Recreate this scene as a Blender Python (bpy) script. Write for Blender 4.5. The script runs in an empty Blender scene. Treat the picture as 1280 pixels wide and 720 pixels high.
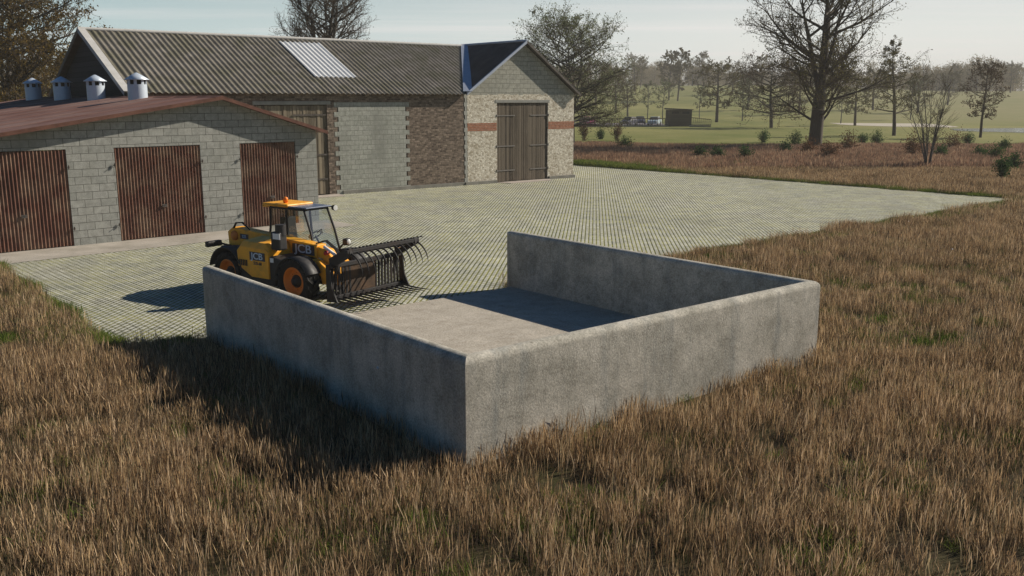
import bpy, bmesh, math, random
import numpy as np
from mathutils import Vector, Matrix, Euler, noise as mnoise
R = math.radians
random.seed(7); np.random.seed(7)
scene = bpy.context.scene
COL = scene.collection

# ------------------------------------------------------------ helpers
class MB:
    """collects shapes; build() links them as one mesh object with metre-sized box UVs"""
    def __init__(s): s.v = []; s.f = []; s.mi = []; s.sm = []
    def add(s, verts, faces, mi=0, smooth=False):
        n = len(s.v); s.v.extend(tuple(p) for p in verts)
        for f in faces:
            s.f.append(tuple(i + n for i in f)); s.mi.append(mi); s.sm.append(smooth)
    def box(s, lo, hi, mi=0, bev=0.0, M=None, seg=2):
        bm = bmesh.new(); bmesh.ops.create_cube(bm, size=1)
        for v in bm.verts:
            v.co = Vector([(lo[i] + hi[i]) / 2 + v.co[i] * (hi[i] - lo[i]) for i in range(3)])
        if bev > 0: bmesh.ops.bevel(bm, geom=bm.edges[:], offset=bev, segments=seg, profile=0.5, affect='EDGES')
        s.bm(bm, mi, M, smooth=False)
    def bm(s, bm, mi=0, M=None, smooth=False):
        bm.verts.index_update()
        s.add([(M @ v.co) if M else v.co for v in bm.verts], [[v.index for v in f.verts] for f in bm.faces], mi, smooth)
        bm.free()
    def tube(s, pts, rad, n=8, mi=0, cap=True, smooth=True):
        pts = [Vector(p) for p in pts]
        if not hasattr(rad, '__len__'): rad = [rad] * len(pts)
        rings = []; ref = None
        for i, p in enumerate(pts):
            d = (pts[min(i + 1, len(pts) - 1)] - pts[max(i - 1, 0)]).normalized()
            if ref is None: ref = d.orthogonal().normalized()
            ref = (ref - d * ref.dot(d))
            if ref.length < 1e-6: ref = d.orthogonal()
            ref.normalize(); b = d.cross(ref)
            rings.append([p + (ref * math.cos(2 * math.pi * k / n) + b * math.sin(2 * math.pi * k / n)) * rad[i] for k in range(n)])
        V = [q for r in rings for q in r]; F = []
        for i in range(len(pts) - 1):
            for k in range(n):
                a = i * n + k; b2 = i * n + (k + 1) % n
                F.append((a, b2, b2 + n, a + n))
        s.add(V, F, mi, smooth)
        if cap:
            s.add(rings[0], [tuple(range(n))[::-1]], mi); s.add(rings[-1], [tuple(range(n))], mi)
    def lathe(s, prof, axis='z', c=(0, 0, 0), n=24, mi=0, smooth=True):
        V = []; F = []
        for (r, h) in prof:
            for k in range(n):
                a = 2 * math.pi * k / n; x, y = r * math.cos(a), r * math.sin(a)
                p = (x, y, h) if axis == 'z' else ((x, h, y) if axis == 'y' else (h, x, y))
                V.append((p[0] + c[0], p[1] + c[1], p[2] + c[2]))
        for i in range(len(prof) - 1):
            for k in range(n):
                a = i * n + k; b = i * n + (k + 1) % n; F.append((a, b, b + n, a + n))
        s.add(V, F, mi, smooth)
    def prism(s, poly, lo, hi, axis='y', mi=0, bev=0.0):
        """poly of 2-D points extruded along axis; axis 'y': poly=(x,z); 'x': (y,z); 'z': (x,y)"""
        def P(p, h): return {'y': (p[0], h, p[1]), 'x': (h, p[0], p[1]), 'z': (p[0], p[1], h)}[axis]
        bm = bmesh.new(); n = len(poly)
        a = [bm.verts.new(P(p, lo)) for p in poly]; b = [bm.verts.new(P(p, hi)) for p in poly]
        bm.faces.new(a); bm.faces.new(b[::-1])
        for i in range(n): bm.faces.new((a[i], b[i], b[(i + 1) % n], a[(i + 1) % n]))
        bmesh.ops.recalc_face_normals(bm, faces=bm.faces[:])
        if bev > 0: bmesh.ops.bevel(bm, geom=bm.edges[:], offset=bev, segments=2, profile=0.5, affect='EDGES')
        s.bm(bm, mi)
    def build(s, name, mats, parent=None, recalc=False):
        me = bpy.data.meshes.new(name)
        me.from_pydata(s.v, [], s.f)
        me.polygons.foreach_set('material_index', s.mi); me.polygons.foreach_set('use_smooth', s.sm)
        if recalc:
            bm = bmesh.new(); bm.from_mesh(me); bmesh.ops.recalc_face_normals(bm, faces=bm.faces[:]); bm.to_mesh(me); bm.free()
        me.update()
        nl = len(me.loops)
        if nl:
            co = np.empty(len(me.vertices) * 3, np.float32); me.vertices.foreach_get('co', co); co = co.reshape(-1, 3)
            vi = np.empty(nl, np.int32); me.loops.foreach_get('vertex_index', vi)
            nm = np.empty(len(me.polygons) * 3, np.float32); me.polygons.foreach_get('normal', nm); nm = np.abs(nm.reshape(-1, 3))
            lt = np.empty(len(me.polygons), np.int32); me.polygons.foreach_get('loop_total', lt)
            ax = np.repeat(np.argmax(nm * np.array([1, 1, 1.001]), 1), lt); c = co[vi]
            uv = np.where(ax[:, None] == 0, c[:, [1, 2]], np.where(ax[:, None] == 1, c[:, [0, 2]], c[:, [0, 1]]))
            me.uv_layers.new(name='UVMap').data.foreach_set('uv', np.ascontiguousarray(uv, np.float32).ravel())
        for m in (mats if isinstance(mats, (list, tuple)) else [mats]): me.materials.append(m)
        o = bpy.data.objects.new(name, me); COL.objects.link(o)
        if parent: o.parent = parent
        return o

def thing(name, label, cat, loc=(0, 0, 0), rz=0.0, group=None):
    o = bpy.data.objects.new(name, None); COL.objects.link(o)
    o.location = loc; o.rotation_euler = (0, 0, rz); o.empty_display_size = 0.3
    o['label'] = label; o['category'] = cat
    if group: o['group'] = group
    return o
def tag(o, label, cat, group=None):
    o['label'] = label; o['category'] = cat
    if group: o['group'] = group
    return o
def copy_tree(o, parent=None):
    c = o.copy(); COL.objects.link(c); c.parent = parent
    for ch in [x for x in bpy.data.objects if x.parent == o]: copy_tree(ch, c)
    return c

# ------------------------------------------------------------ camera model
F_PX, TH, HC = 1160.1, 0.2005, 4.5
def ray(x, y):
    u = (360 - y) / F_PX; a = (x - 640) / F_PX
    return Vector((a, math.cos(TH) + u * math.sin(TH), -math.sin(TH) + u * math.cos(TH)))
def gnd(x, y, z=0.0):
    r = ray(x, y); t = (z - HC) / r.z
    return Vector((r.x * t, r.y * t, z))
def ray_at(x, dist):            # ground position at a column of the picture and a depth
    r = ray(x, 124.2); k = dist / r.y
    return r.x * k, dist

# ------------------------------------------------------------ materials
def newmat(name):
    m = bpy.data.materials.new(name); m.use_nodes = True
    nt = m.node_tree; nt.nodes.clear()
    out = nt.nodes.new('ShaderNodeOutputMaterial'); b = nt.nodes.new('ShaderNodeBsdfPrincipled')
    nt.links.new(b.outputs[0], out.inputs[0])
    return m, nt, b
class N:
    def __init__(s, nt): s.nt = nt
    def n(s, t, **k):
        x = s.nt.nodes.new('ShaderNode' + t)
        for a, v in k.items(): setattr(x, a, v)
        return x
    def l(s, a, b): s.nt.links.new(a, b)
    def noise(s, vec, scale, detail=4, rough=0.6, out='Fac'):
        x = s.n('TexNoise'); x.inputs['Scale'].default_value = scale; x.inputs['Detail'].default_value = detail
        x.inputs['Roughness'].default_value = rough
        if vec is not None: s.l(vec, x.inputs['Vector'])
        return x.outputs[out]
    def map(s, vec, scale=(1, 1, 1), rot=(0, 0, 0), loc=(0, 0, 0)):
        x = s.n('Mapping'); x.inputs['Scale'].default_value = scale; x.inputs['Rotation'].default_value = rot
        x.inputs['Location'].default_value = loc; s.l(vec, x.inputs['Vector']); return x.outputs[0]
    def ramp(s, fac, stops):
        x = s.n('ValToRGB'); e = x.color_ramp.elements
        while len(e) < len(stops): e.new(0.5)
        for i, (p, c) in enumerate(stops):
            e[i].position = p; e[i].color = (*c, 1) if hasattr(c, '__len__') else (c, c, c, 1)
        s.l(fac, x.inputs['Fac']); return x.outputs['Color']
    def mix(s, fac, a, b, mode='MIX'):
        x = s.n('Mix', data_type='RGBA', blend_type=mode)
        for sock, val in ((x.inputs['Factor'], fac), (x.inputs['A'], a), (x.inputs['B'], b)):
            pass
        fi = x.inputs[0]; ai = x.inputs[6]; bi = x.inputs[7]
        for sock, val in ((fi, fac), (ai, a), (bi, b)):
            if isinstance(val, (int, float)): sock.default_value = val
            elif isinstance(val, tuple): sock.default_value = (*val, 1)
            else: s.l(val, sock)
        return x.outputs[2]
    def math(s, op, a, b=0.0, clamp=False):
        x = s.n('Math', operation=op, use_clamp=clamp)
        for i, val in enumerate((a, b)):
            if isinstance(val, (int, float)): x.inputs[i].default_value = val
            else: s.l(val, x.inputs[i])
        return x.outputs[0]
    def bump(s, bsdf, h, strength=0.3, dist=0.02):
        x = s.n('Bump'); x.inputs['Strength'].default_value = strength; x.inputs['Distance'].default_value = dist
        s.l(h, x.inputs['Height']); s.l(x.outputs[0], bsdf.inputs['Normal'])

def m_noise(name, c1, c2, scale=3, rough=0.85, bump=0.2, bdist=0.01, metal=0.0, c3=None, scale3=0.6, stretch=(1, 1, 1), fine=40, fineamt=0.25, spec=0.3):
    m, nt, b = newmat(name); g = N(nt)
    tc = g.n('TexCoord').outputs['Object']; v = g.map(tc, stretch)
    a = g.ramp(g.noise(v, scale, 5), [(0.32, 0), (0.68, 1)])
    col = g.mix(a, c1, c2)
    if c3: col = g.mix(g.ramp(g.noise(tc, scale3, 4), [(0.45, 0), (0.68, 1)]), col, c3)
    fn = g.noise(tc, fine, 4)
    col = g.mix(fineamt, col, g.ramp(fn, [(0.3, 0.25), (0.7, 0.75)]), 'OVERLAY')
    g.l(col, b.inputs['Base Color']); b.inputs['Roughness'].default_value = rough; b.inputs['Metallic'].default_value = metal
    b.inputs['Specular IOR Level'].default_value = spec
    if bump: g.bump(b, fn, bump, bdist)
    return m
def m_brick(name, c1, c2, mortar, w, h, ms=0.01, rough=0.9, bump=0.5, off=0.5, stain=None, stain_scale=0.5, vary=0.35, nscale=6):
    m, nt, b = newmat(name); g = N(nt)
    tc = g.n('TexCoord'); uv = tc.outputs['UV']
    wob = g.noise(uv, 2.5, 2, out='Color')
    uvw = g.mix(0.012, uv, wob)
    t = g.n('TexBrick'); g.l(uvw, t.inputs['Vector']); t.offset = off
    t.inputs['Scale'].default_value = 1; t.inputs['Brick Width'].default_value = w; t.inputs['Row Height'].default_value = h
    t.inputs['Mortar Size'].default_value = ms; t.inputs['Mortar Smooth'].default_value = 0.3; t.inputs['Bias'].default_value = 0
    t.inputs['Color1'].default_value = (*c1, 1); t.inputs['Color2'].default_value = (*c2, 1); t.inputs['Mortar'].default_value = (*mortar, 1)
    fn = g.noise(tc.outputs['Object'], 30, 5); md = g.noise(tc.outputs['Object'], nscale, 4)
    col = g.mix(vary, t.outputs['Color'], g.ramp(md, [(0.3, 0.2), (0.7, 0.8)]), 'OVERLAY')
    col = g.mix(0.25, col, g.ramp(fn, [(0.3, 0.2), (0.7, 0.8)]), 'OVERLAY')
    if stain: col = g.mix(g.ramp(g.noise(g.map(tc.outputs['Object'], (1, 1, 0.5)), stain_scale, 5), [(0.5, 0), (0.75, 0.8)]), col, stain)
    g.l(col, b.inputs['Base Color']); b.inputs['Roughness'].default_value = rough; b.inputs['Specular IOR Level'].default_value = 0.2
    h_ = g.math('ADD', g.math('MULTIPLY', t.outputs['Fac'], -1.0), g.math('MULTIPLY', fn, 0.35))
    g.bump(b, h_, bump, 0.02)
    return m
def m_plain(name, c, rough=0.5, metal=0.0, spec=0.5, emit=None):
    m, nt, b = newmat(name); b.inputs['Base Color'].default_value = (*c, 1)
    b.inputs['Roughness'].default_value = rough; b.inputs['Metallic'].default_value = metal; b.inputs['Specular IOR Level'].default_value = spec
    return m
def m_paint(name, c, dirt, amt=0.5, rough=0.4, metal=0.0, scale=5):
    m, nt, b = newmat(name); g = N(nt); tc = g.n('TexCoord').outputs['Object']
    d = g.noise(tc, scale, 6, 0.7)
    f = g.ramp(d, [(0.45, 0), (0.72, amt)])
    col = g.mix(f, c, dirt)
    g.l(col, b.inputs['Base Color']); g.l(g.ramp(d, [(0.3, rough), (0.8, min(1, rough + 0.4))]), b.inputs['Roughness'])
    b.inputs['Metallic'].default_value = metal
    return m
def m_wood(name, c1, c2, plank=0.16, axis=0, rough=0.9, gap=0.03):
    m, nt, b = newmat(name); g = N(nt); tc = g.n('TexCoord'); uv = tc.outputs['UV']
    if axis: uv = g.map(uv, rot=(0, 0, R(90)))
    sep = g.n('SeparateXYZ'); g.l(uv, sep.inputs[0])
    q = g.math('DIVIDE', sep.outputs[0], plank); fr = g.math('FRACT', q); fl = g.math('FLOOR', q)
    wn = g.n('TexWhiteNoise', noise_dimensions='1D'); g.l(fl, wn.inputs['W'])
    grain = g.noise(g.map(uv, (28, 1.2, 1)), 1.4, 5, 0.7)
    big = g.noise(g.map(uv, (2, 0.5, 1)), 1.0, 4)
    f = g.math('ADD', g.math('MULTIPLY', grain, 0.75), g.math('MULTIPLY', wn.outputs[0], 0.55)); f = g.math('ADD', f, g.math('MULTIPLY', big, 0.5))
    col = g.mix(g.ramp(f, [(0.45, 0), (1.25 if False else 1.0, 1)]), c1, c2)
    edge = g.ramp(g.math('ABSOLUTE', g.math('SUBTRACT', fr, 0.5)), [(0.5 - gap * 2, 0), (0.5, 1)])
    col = g.mix(edge, col, (0.006, 0.005, 0.004))
    g.l(col, b.inputs['Base Color']); b.inputs['Roughness'].default_value = rough; b.inputs['Specular IOR Level'].default_value = 0.2
    g.bump(b, g.math('SUBTRACT', g.math('MULTIPLY', grain, 0.3), edge), 0.6, 0.015)
    return m

MAT = {}
# concrete of the bunker
def m_concrete(name, c1, c2, c3, speck):
    m, nt, b = newmat(name); g = N(nt); tc = g.n('TexCoord').outputs['Object']
    cl = g.ramp(g.noise(tc, 1.5, 9, 0.78), [(0.36, 0), (0.62, 1)])
    col = g.mix(cl, c1, c2)
    st = g.ramp(g.noise(g.map(tc, (3.5, 3.5, 0.5)), 1.0, 6, 0.7), [(0.52, 0), (0.75, 0.75)])
    col = g.mix(st, col, c3)
    rd = g.ramp(g.noise(tc, 3.6, 9, 0.85), [(0.55, 0), (0.66, 0.6)])
    col = g.mix(rd, col, (c1[0] * 0.55, c1[1] * 0.48, c1[2] * 0.42))
    fn = g.noise(tc, 34, 4, 0.8)
    col = g.mix(speck, col, g.ramp(fn, [(0.35, 0.12), (0.65, 0.88)]), 'OVERLAY')
    g.l(col, b.inputs['Base Color']); b.inputs['Roughness'].default_value = 0.92; b.inputs['Specular IOR Level'].default_value = 0.15
    g.bump(b, g.math('ADD', fn, g.math('MULTIPLY', g.noise(tc, 5, 4), 1.5)), 0.35, 0.02)
    return m
MAT['concrete'] = m_concrete('weathered_concrete', (0.29, 0.275, 0.228), (0.55, 0.515, 0.44), (0.23, 0.243, 0.23), 0.42)
MAT['slab'] = m_concrete('floor_concrete', (0.34, 0.305, 0.25), (0.46, 0.415, 0.345), (0.5, 0.46, 0.40), 0.4)
MAT['apron'] = m_noise('apron_concrete', (0.36, 0.33, 0.28), (0.44, 0.40, 0.345), 1.5, c3=(0.29, 0.265, 0.22), scale3=0.8)
MAT['block'] = m_brick('grey_blockwork', (0.265, 0.27, 0.245), (0.335, 0.335, 0.305), (0.075, 0.075, 0.068), 0.48, 0.235, 0.009, stain=(0.20, 0.205, 0.175))
MAT['block_light'] = m_brick('light_blockwork', (0.30, 0.31, 0.27), (0.35, 0.355, 0.315), (0.13, 0.13, 0.115), 0.46, 0.23, 0.009, stain=(0.20, 0.205, 0.18))
MAT['block_gable'] = m_brick('gable_blockwork', (0.30, 0.30, 0.255), (0.36, 0.355, 0.30), (0.12, 0.12, 0.10), 0.50, 0.24, 0.010, stain=(0.22, 0.22, 0.19))
MAT['brick_dark'] = m_brick('brown_brickwork', (0.075, 0.055, 0.042), (0.25, 0.195, 0.15), (0.145, 0.12, 0.095), 0.20, 0.09, 0.012, vary=0.7, nscale=9, stain=(0.09, 0.075, 0.06))
def m_rubble(name, c1, c2, dark, scale):
    m, nt, b = newmat(name); g = N(nt); tc = g.n('TexCoord').outputs['Object']
    v = g.n('TexVoronoi', feature='F1'); v.inputs['Scale'].default_value = scale; g.l(g.map(tc, (1, 1, 1.5)), v.inputs['Vector'])
    e = g.n('TexVoronoi', feature='DISTANCE_TO_EDGE'); e.inputs['Scale'].default_value = scale; g.l(g.map(tc, (1, 1, 1.5)), e.inputs['Vector'])
    sp = g.n('SeparateColor'); g.l(v.outputs['Color'], sp.inputs[0])
    col = g.mix(sp.outputs[0], c1, c2)
    col = g.mix(g.ramp(sp.outputs[1], [(0.80, 0), (0.86, 0.8)]), col, dark)
    col = g.mix(g.ramp(e.outputs['Distance'], [(0.0, 0.55), (0.10, 0)]), col, dark)
    col = g.mix(g.ramp(g.noise(tc, 1.3, 6, 0.7), [(0.5, 0), (0.72, 0.55)]), col, dark)
    col = g.mix(0.4, col, g.ramp(g.noise(tc, 12, 4), [(0.3, 0.2), (0.7, 0.8)]), 'OVERLAY')
    g.l(col, b.inputs['Base Color']); b.inputs['Roughness'].default_value = 0.92; b.inputs['Specular IOR Level'].default_value = 0.15
    g.bump(b, g.ramp(e.outputs['Distance'], [(0, 0), (0.15, 1)]), 0.5, 0.015); return m
MAT['cream'] = m_rubble('cream_stonework', (0.52, 0.47, 0.375), (0.78, 0.74, 0.63), (0.34, 0.29, 0.21), 8.5)
MAT['brick_red'] = m_brick('red_brickwork', (0.30, 0.115, 0.06), (0.38, 0.17, 0.10), (0.28, 0.22, 0.17), 0.24, 0.085, 0.012, vary=0.5)
MAT['quoin'] = m_noise('pale_quoin', (0.28, 0.28, 0.25), (0.4, 0.4, 0.36), 4)
MAT['plinth'] = m_noise('plinth_concrete', (0.16, 0.155, 0.135), (0.24, 0.23, 0.20), 2.5)
MAT['lintel'] = m_noise('lintel_concrete', (0.22, 0.22, 0.20), (0.30, 0.30, 0.27), 3)
MAT['pad'] = m_noise('pad_concrete', (0.36, 0.31, 0.27), (0.44, 0.39, 0.34), 2.5)
MAT['gate_wood'] = m_wood('weathered_gate_wood', (0.045, 0.036, 0.026), (0.27, 0.225, 0.16), 0.155)
MAT['door_wood'] = m_wood('dark_door_wood', (0.014, 0.011, 0.008), (0.17, 0.14, 0.105), 0.15)
MAT['gable_wood'] = m_wood('dark_gable_boards', (0.02, 0.021, 0.022), (0.06, 0.06, 0.058), 0.22, axis=1)
MAT['verge'] = m_noise('verge_board', (0.46, 0.45, 0.42), (0.55, 0.54, 0.51), 3, fineamt=0.15)
MAT['verge_brown'] = m_noise('brown_verge', (0.16, 0.12, 0.08), (0.22, 0.17, 0.12), 3)
MAT['flash'] = m_noise('zinc_flashing', (0.36, 0.41, 0.50), (0.46, 0.50, 0.57), 3, rough=0.45, metal=0.35, fineamt=0.12)
MAT['asbestos'] = m_noise('fibre_cement_sheet', (0.12, 0.108, 0.085), (0.21, 0.19, 0.16), 1.6, c3=(0.115, 0.108, 0.07), scale3=0.9, fine=14, fineamt=0.5, bump=0.3)
MAT['skylight'] = m_noise('white_roof_sheet', (0.62, 0.63, 0.63), (0.70, 0.71, 0.70), 2, rough=0.5, fineamt=0.12)
MAT['bitumen'] = m_noise('dark_roof_felt', (0.03, 0.03, 0.031), (0.07, 0.066, 0.062), 1.6, c3=(0.09, 0.082, 0.075), scale3=1.2, rough=0.9)
MAT['red_roof'] = m_noise('rusty_red_roof_sheet', (0.135, 0.066, 0.050), (0.20, 0.105, 0.084), 1.3, c3=(0.24, 0.155, 0.13), scale3=0.35, rough=0.75, fineamt=0.3, stretch=(0.4, 1.5, 1))
MAT['red_trim'] = m_noise('rusty_fascia', (0.09, 0.038, 0.026), (0.17, 0.075, 0.050), 3, rough=0.8)
MAT['rust_door'] = m_noise('rusty_corrugated_sheet', (0.085, 0.036, 0.025), (0.175, 0.078, 0.050), 2.2, c3=(0.23, 0.15, 0.10), scale3=1.3, rough=0.8, fine=20, fineamt=0.45, stretch=(3, 3, 0.6))
MAT['galv'] = m_noise('galvanised_vent', (0.55, 0.63, 0.72), (0.66, 0.73, 0.80), 3, rough=0.4, metal=0.25, fineamt=0.12)
MAT['dark'] = m_plain('dark_inside', (0.008, 0.008, 0.009), 0.9)
MAT['strap'] = m_noise('pale_hinge_strap', (0.14, 0.13, 0.115), (0.22, 0.20, 0.18), 8, rough=0.7)
MAT['iron'] = m_noise('old_iron', (0.05, 0.045, 0.04), (0.12, 0.10, 0.085), 8, rough=0.7)

# paving
def m_paving():
    m, nt, b = newmat('turf_stone_paving'); g = N(nt); tc = g.n('TexCoord').outputs['Object']
    v = g.map(tc, rot=(0, 0, R(-85)))
    t = g.n('TexBrick'); t.offset = 0.5; g.l(v, t.inputs['Vector'])
    t.inputs['Scale'].default_value = 1; t.inputs['Brick Width'].default_value = 0.23; t.inputs['Row Height'].default_value = 0.125
    t.inputs['Mortar Size'].default_value = 0.026; t.inputs['Mortar Smooth'].default_value = 0.35
    t.inputs['Color1'].default_value = (0.41, 0.405, 0.335, 1); t.inputs['Color2'].default_value = (0.545, 0.54, 0.455, 1); t.inputs['Mortar'].default_value = (1, 1, 1, 1)
    gr = g.mix(g.ramp(g.noise(tc, 1.2, 5, 0.7), [(0.4, 0), (0.62, 1)]), (0.08, 0.09, 0.04), (0.28, 0.27, 0.075))
    gr = g.mix(g.ramp(g.noise(tc, 0.35, 3), [(0.5, 0), (0.7, 0.6)]), gr, (0.10, 0.09, 0.065))
    st = g.mix(0.5, t.outputs['Color'], g.ramp(g.noise(tc, 1.6, 5, 0.7), [(0.3, 0.25), (0.7, 0.75)]), 'OVERLAY')
    st = g.mix(0.35, st, g.ramp(g.noise(tc, 26, 3), [(0.3, 0.2), (0.7, 0.8)]), 'OVERLAY')
    st = g.mix(g.ramp(g.noise(tc, 0.16, 4), [(0.42, 0), (0.72, 0.55)]), st, (0.30, 0.30, 0.275))
    st = g.mix(g.ramp(g.noise(g.map(tc, (0.5, 0.12, 1), rot=(0, 0, R(-20))), 1.0, 6, 0.7), [(0.55, 0), (0.72, 0.4)]), st, (0.25, 0.24, 0.17))
    col = g.mix(t.outputs['Fac'], st, gr)
    g.l(col, b.inputs['Base Color']); b.inputs['Roughness'].default_value = 0.9; b.inputs['Specular IOR Level'].default_value = 0.15
    g.bump(b, g.math('SUBTRACT', g.math('MULTIPLY', g.noise(tc, 30, 3), 0.3), t.outputs['Fac']), 0.7, 0.03)
    return m
MAT['paving'] = m_paving()

# ground: dry soil under the tall grass near, green meadow, straw-coloured slopes to the right
FIELD_END = 92.0
def m_ground():
    m, nt, b = newmat('meadow_ground'); g = N(nt); tc = g.n('TexCoord').outputs['Object']
    sep = g.n('SeparateXYZ'); g.l(tc, sep.inputs[0]); X, Y = sep.outputs[0], sep.outputs[1]
    soil = g.mix(g.ramp(g.noise(tc, 1.3, 6, 0.7), [(0.4, 0), (0.65, 1)]), (0.050, 0.036, 0.022), (0.060, 0.056, 0.022))
    big = g.noise(tc, 0.02, 4); mid = g.noise(tc, 0.12, 5, 0.65)
    green = g.mix(g.ramp(mid, [(0.35, 0), (0.65, 1)]), (0.125, 0.145, 0.035), (0.20, 0.195, 0.065))
    green = g.mix(g.ramp(big, [(0.45, 0), (0.62, 0.7)]), green, (0.26, 0.24, 0.085))
    green = g.mix(0.35, green, g.ramp(g.noise(tc, 2.2, 5, 0.7), [(0.3, 0.2), (0.7, 0.8)]), 'OVERLAY')
    far = g.mix(g.ramp(mid, [(0.3, 0), (0.7, 1)]), (0.26, 0.225, 0.11), (0.19, 0.20, 0.075))
    # the straw slope lies to the right (x > 70 m at 230 m and beyond)
    w = g.math('ADD', g.math('DIVIDE', X, g.math('MAXIMUM', Y, 1.0)), g.math('MULTIPLY', g.math('SUBTRACT', big, 0.5), 0.25))
    right = g.ramp(w, [(0.30, 0), (0.42, 1)])
    deep = g.ramp(g.math('DIVIDE', Y, 400.0), [(0.40, 0), (0.52, 1)])
    col = g.mix(g.math('MULTIPLY', right, deep), green, far)
    d = g.math('ADD', Y, g.math('MULTIPLY', g.noise(tc, 0.15, 3), 14.0))
    nearf = g.ramp(g.math('DIVIDE', d, 200.0), [(0.445, 1), (0.475, 0)])
    col = g.mix(nearf, col, soil)
    g.l(col, b.inputs['Base Color']); b.inputs['Roughness'].default_value = 0.95; b.inputs['Specular IOR Level'].default_value = 0.1
    g.bump(b, g.noise(tc, 6, 5, 0.7), 0.5, 0.08)
    return m
MAT['ground'] = m_ground()
MAT['sand'] = m_noise('pale_sand', (0.42, 0.37, 0.29), (0.5, 0.45, 0.36), 0.3, bump=0)
MAT['road'] = m_noise('road_asphalt', (0.20, 0.18, 0.20), (0.30, 0.27, 0.29), 0.4, bump=0)
def m_water():
    m, nt, b = newmat('pond_water'); g = N(nt); tc = g.n('TexCoord').outputs['Object']
    b.inputs['Base Color'].default_value = (0.05, 0.07, 0.07, 1); b.inputs['Roughness'].default_value = 0.12
    g.bump(b, g.noise(tc, 1.5, 4), 0.25, 0.05)
    return m
MAT['water'] = m_water()

# foliage and stalks
def m_leaf(name, cols, trans=0.35, patch=0.25, rough=0.8, amt=1.1):
    """colour picked from a ramp by the per-stalk attribute and slow world noise"""
    m = bpy.data.materials.new(name); m.use_nodes = True; nt = m.node_tree; nt.nodes.clear(); g = N(nt)
    at = g.n('Attribute'); at.attribute_name = 'tint'
    geo = g.n('NewGeometry')
    pn = g.noise(geo.outputs['Position'], patch, 4)
    oi = g.n('ObjectInfo')
    f = g.math('ADD', g.math('MULTIPLY', at.outputs['Fac'], 0.72), g.math('MULTIPLY', g.math('SUBTRACT', pn, 0.5), amt)); f = g.math('ADD', f, 0.14)
    f = g.math('ADD', f, g.math('MULTIPLY', g.math('SUBTRACT', oi.outputs['Random'], 0.5), 0.16))
    n = len(cols); col = g.ramp(f, [(i / (n - 1) * 0.9 + 0.05, c) for i, c in enumerate(cols)])
    d = g.n('BsdfDiffuse'); t = g.n('BsdfTranslucent'); mx = g.n('MixShader'); out = g.n('OutputMaterial')
    mx.inputs[0].default_value = trans
    g.l(col, d.inputs[0]); g.l(col, t.inputs[0]); g.l(d.outputs[0], mx.inputs[1]); g.l(t.outputs[0], mx.inputs[2]); g.l(mx.outputs[0], out.inputs[0])
    return m
MAT['stalk'] = m_leaf('dry_grass_stalks', [(0.035, 0.050, 0.016), (0.11, 0.12, 0.04), (0.075, 0.055, 0.045), (0.17, 0.115, 0.07), (0.52, 0.34, 0.18), (0.08, 0.060, 0.045), (0.60, 0.425, 0.225), (0.74, 0.55, 0.36), (0.40, 0.33, 0.18)], 0.3, 0.35, amt=0.55)
MAT['fieldstalk'] = m_leaf('far_dry_stalks', [(0.12, 0.13, 0.04), (0.19, 0.125, 0.09), (0.42, 0.25, 0.16), (0.13, 0.09, 0.065), (0.52, 0.35, 0.23), (0.62, 0.46, 0.29)], 0.3, 0.25, amt=0.8)
MAT['turf'] = m_leaf('green_turf', [(0.06, 0.10, 0.02), (0.13, 0.18, 0.035), (0.22, 0.24, 0.06)], 0.35, 0.5)
MAT['bush_green'] = m_leaf('bush_leaves', [(0.022, 0.05, 0.02), (0.05, 0.10, 0.032), (0.10, 0.16, 0.045)], 0.3, 0.8)
MAT['bush_brown'] = m_leaf('brown_bush_leaves', [(0.045, 0.026, 0.017), (0.12, 0.062, 0.035), (0.19, 0.10, 0.05)], 0.3, 0.8)
MAT['leaf_olive'] = m_leaf('olive_leaves', [(0.05, 0.048, 0.018), (0.11, 0.098, 0.035), (0.20, 0.17, 0.06)], 0.35, 0.3)
MAT['leaf_willow'] = m_leaf('pale_willow_leaves', [(0.08, 0.095, 0.045), (0.17, 0.19, 0.10), (0.28, 0.31, 0.18)], 0.4, 0.3)
MAT['leaf_gold'] = m_leaf('golden_leaves', [(0.035, 0.026, 0.010), (0.10, 0.072, 0.02), (0.21, 0.14, 0.04)], 0.35, 0.3)
MAT['leaf_brown'] = m_leaf('brown_leaves', [(0.045, 0.03, 0.018), (0.085, 0.055, 0.03), (0.13, 0.085, 0.042)], 0.35, 0.3)
MAT['leaf_wood'] = m_leaf('far_wood_leaves', [(0.10, 0.082, 0.028), (0.19, 0.15, 0.055), (0.31, 0.225, 0.09)], 0.3, 0.02)
MAT['bark'] = m_noise('dark_bark', (0.042, 0.034, 0.025), (0.085, 0.068, 0.05), 5, stretch=(3, 3, 0.6), fine=25, bump=0.6, bdist=0.03)
MAT['bark_grey'] = m_noise('grey_bark', (0.07, 0.068, 0.062), (0.13, 0.12, 0.11), 5, stretch=(3, 3, 0.6), fine=25, bump=0.5, bdist=0.03)
MAT['twig'] = m_plain('twigs', (0.085, 0.063, 0.043), 0.9, spec=0.1)

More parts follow.
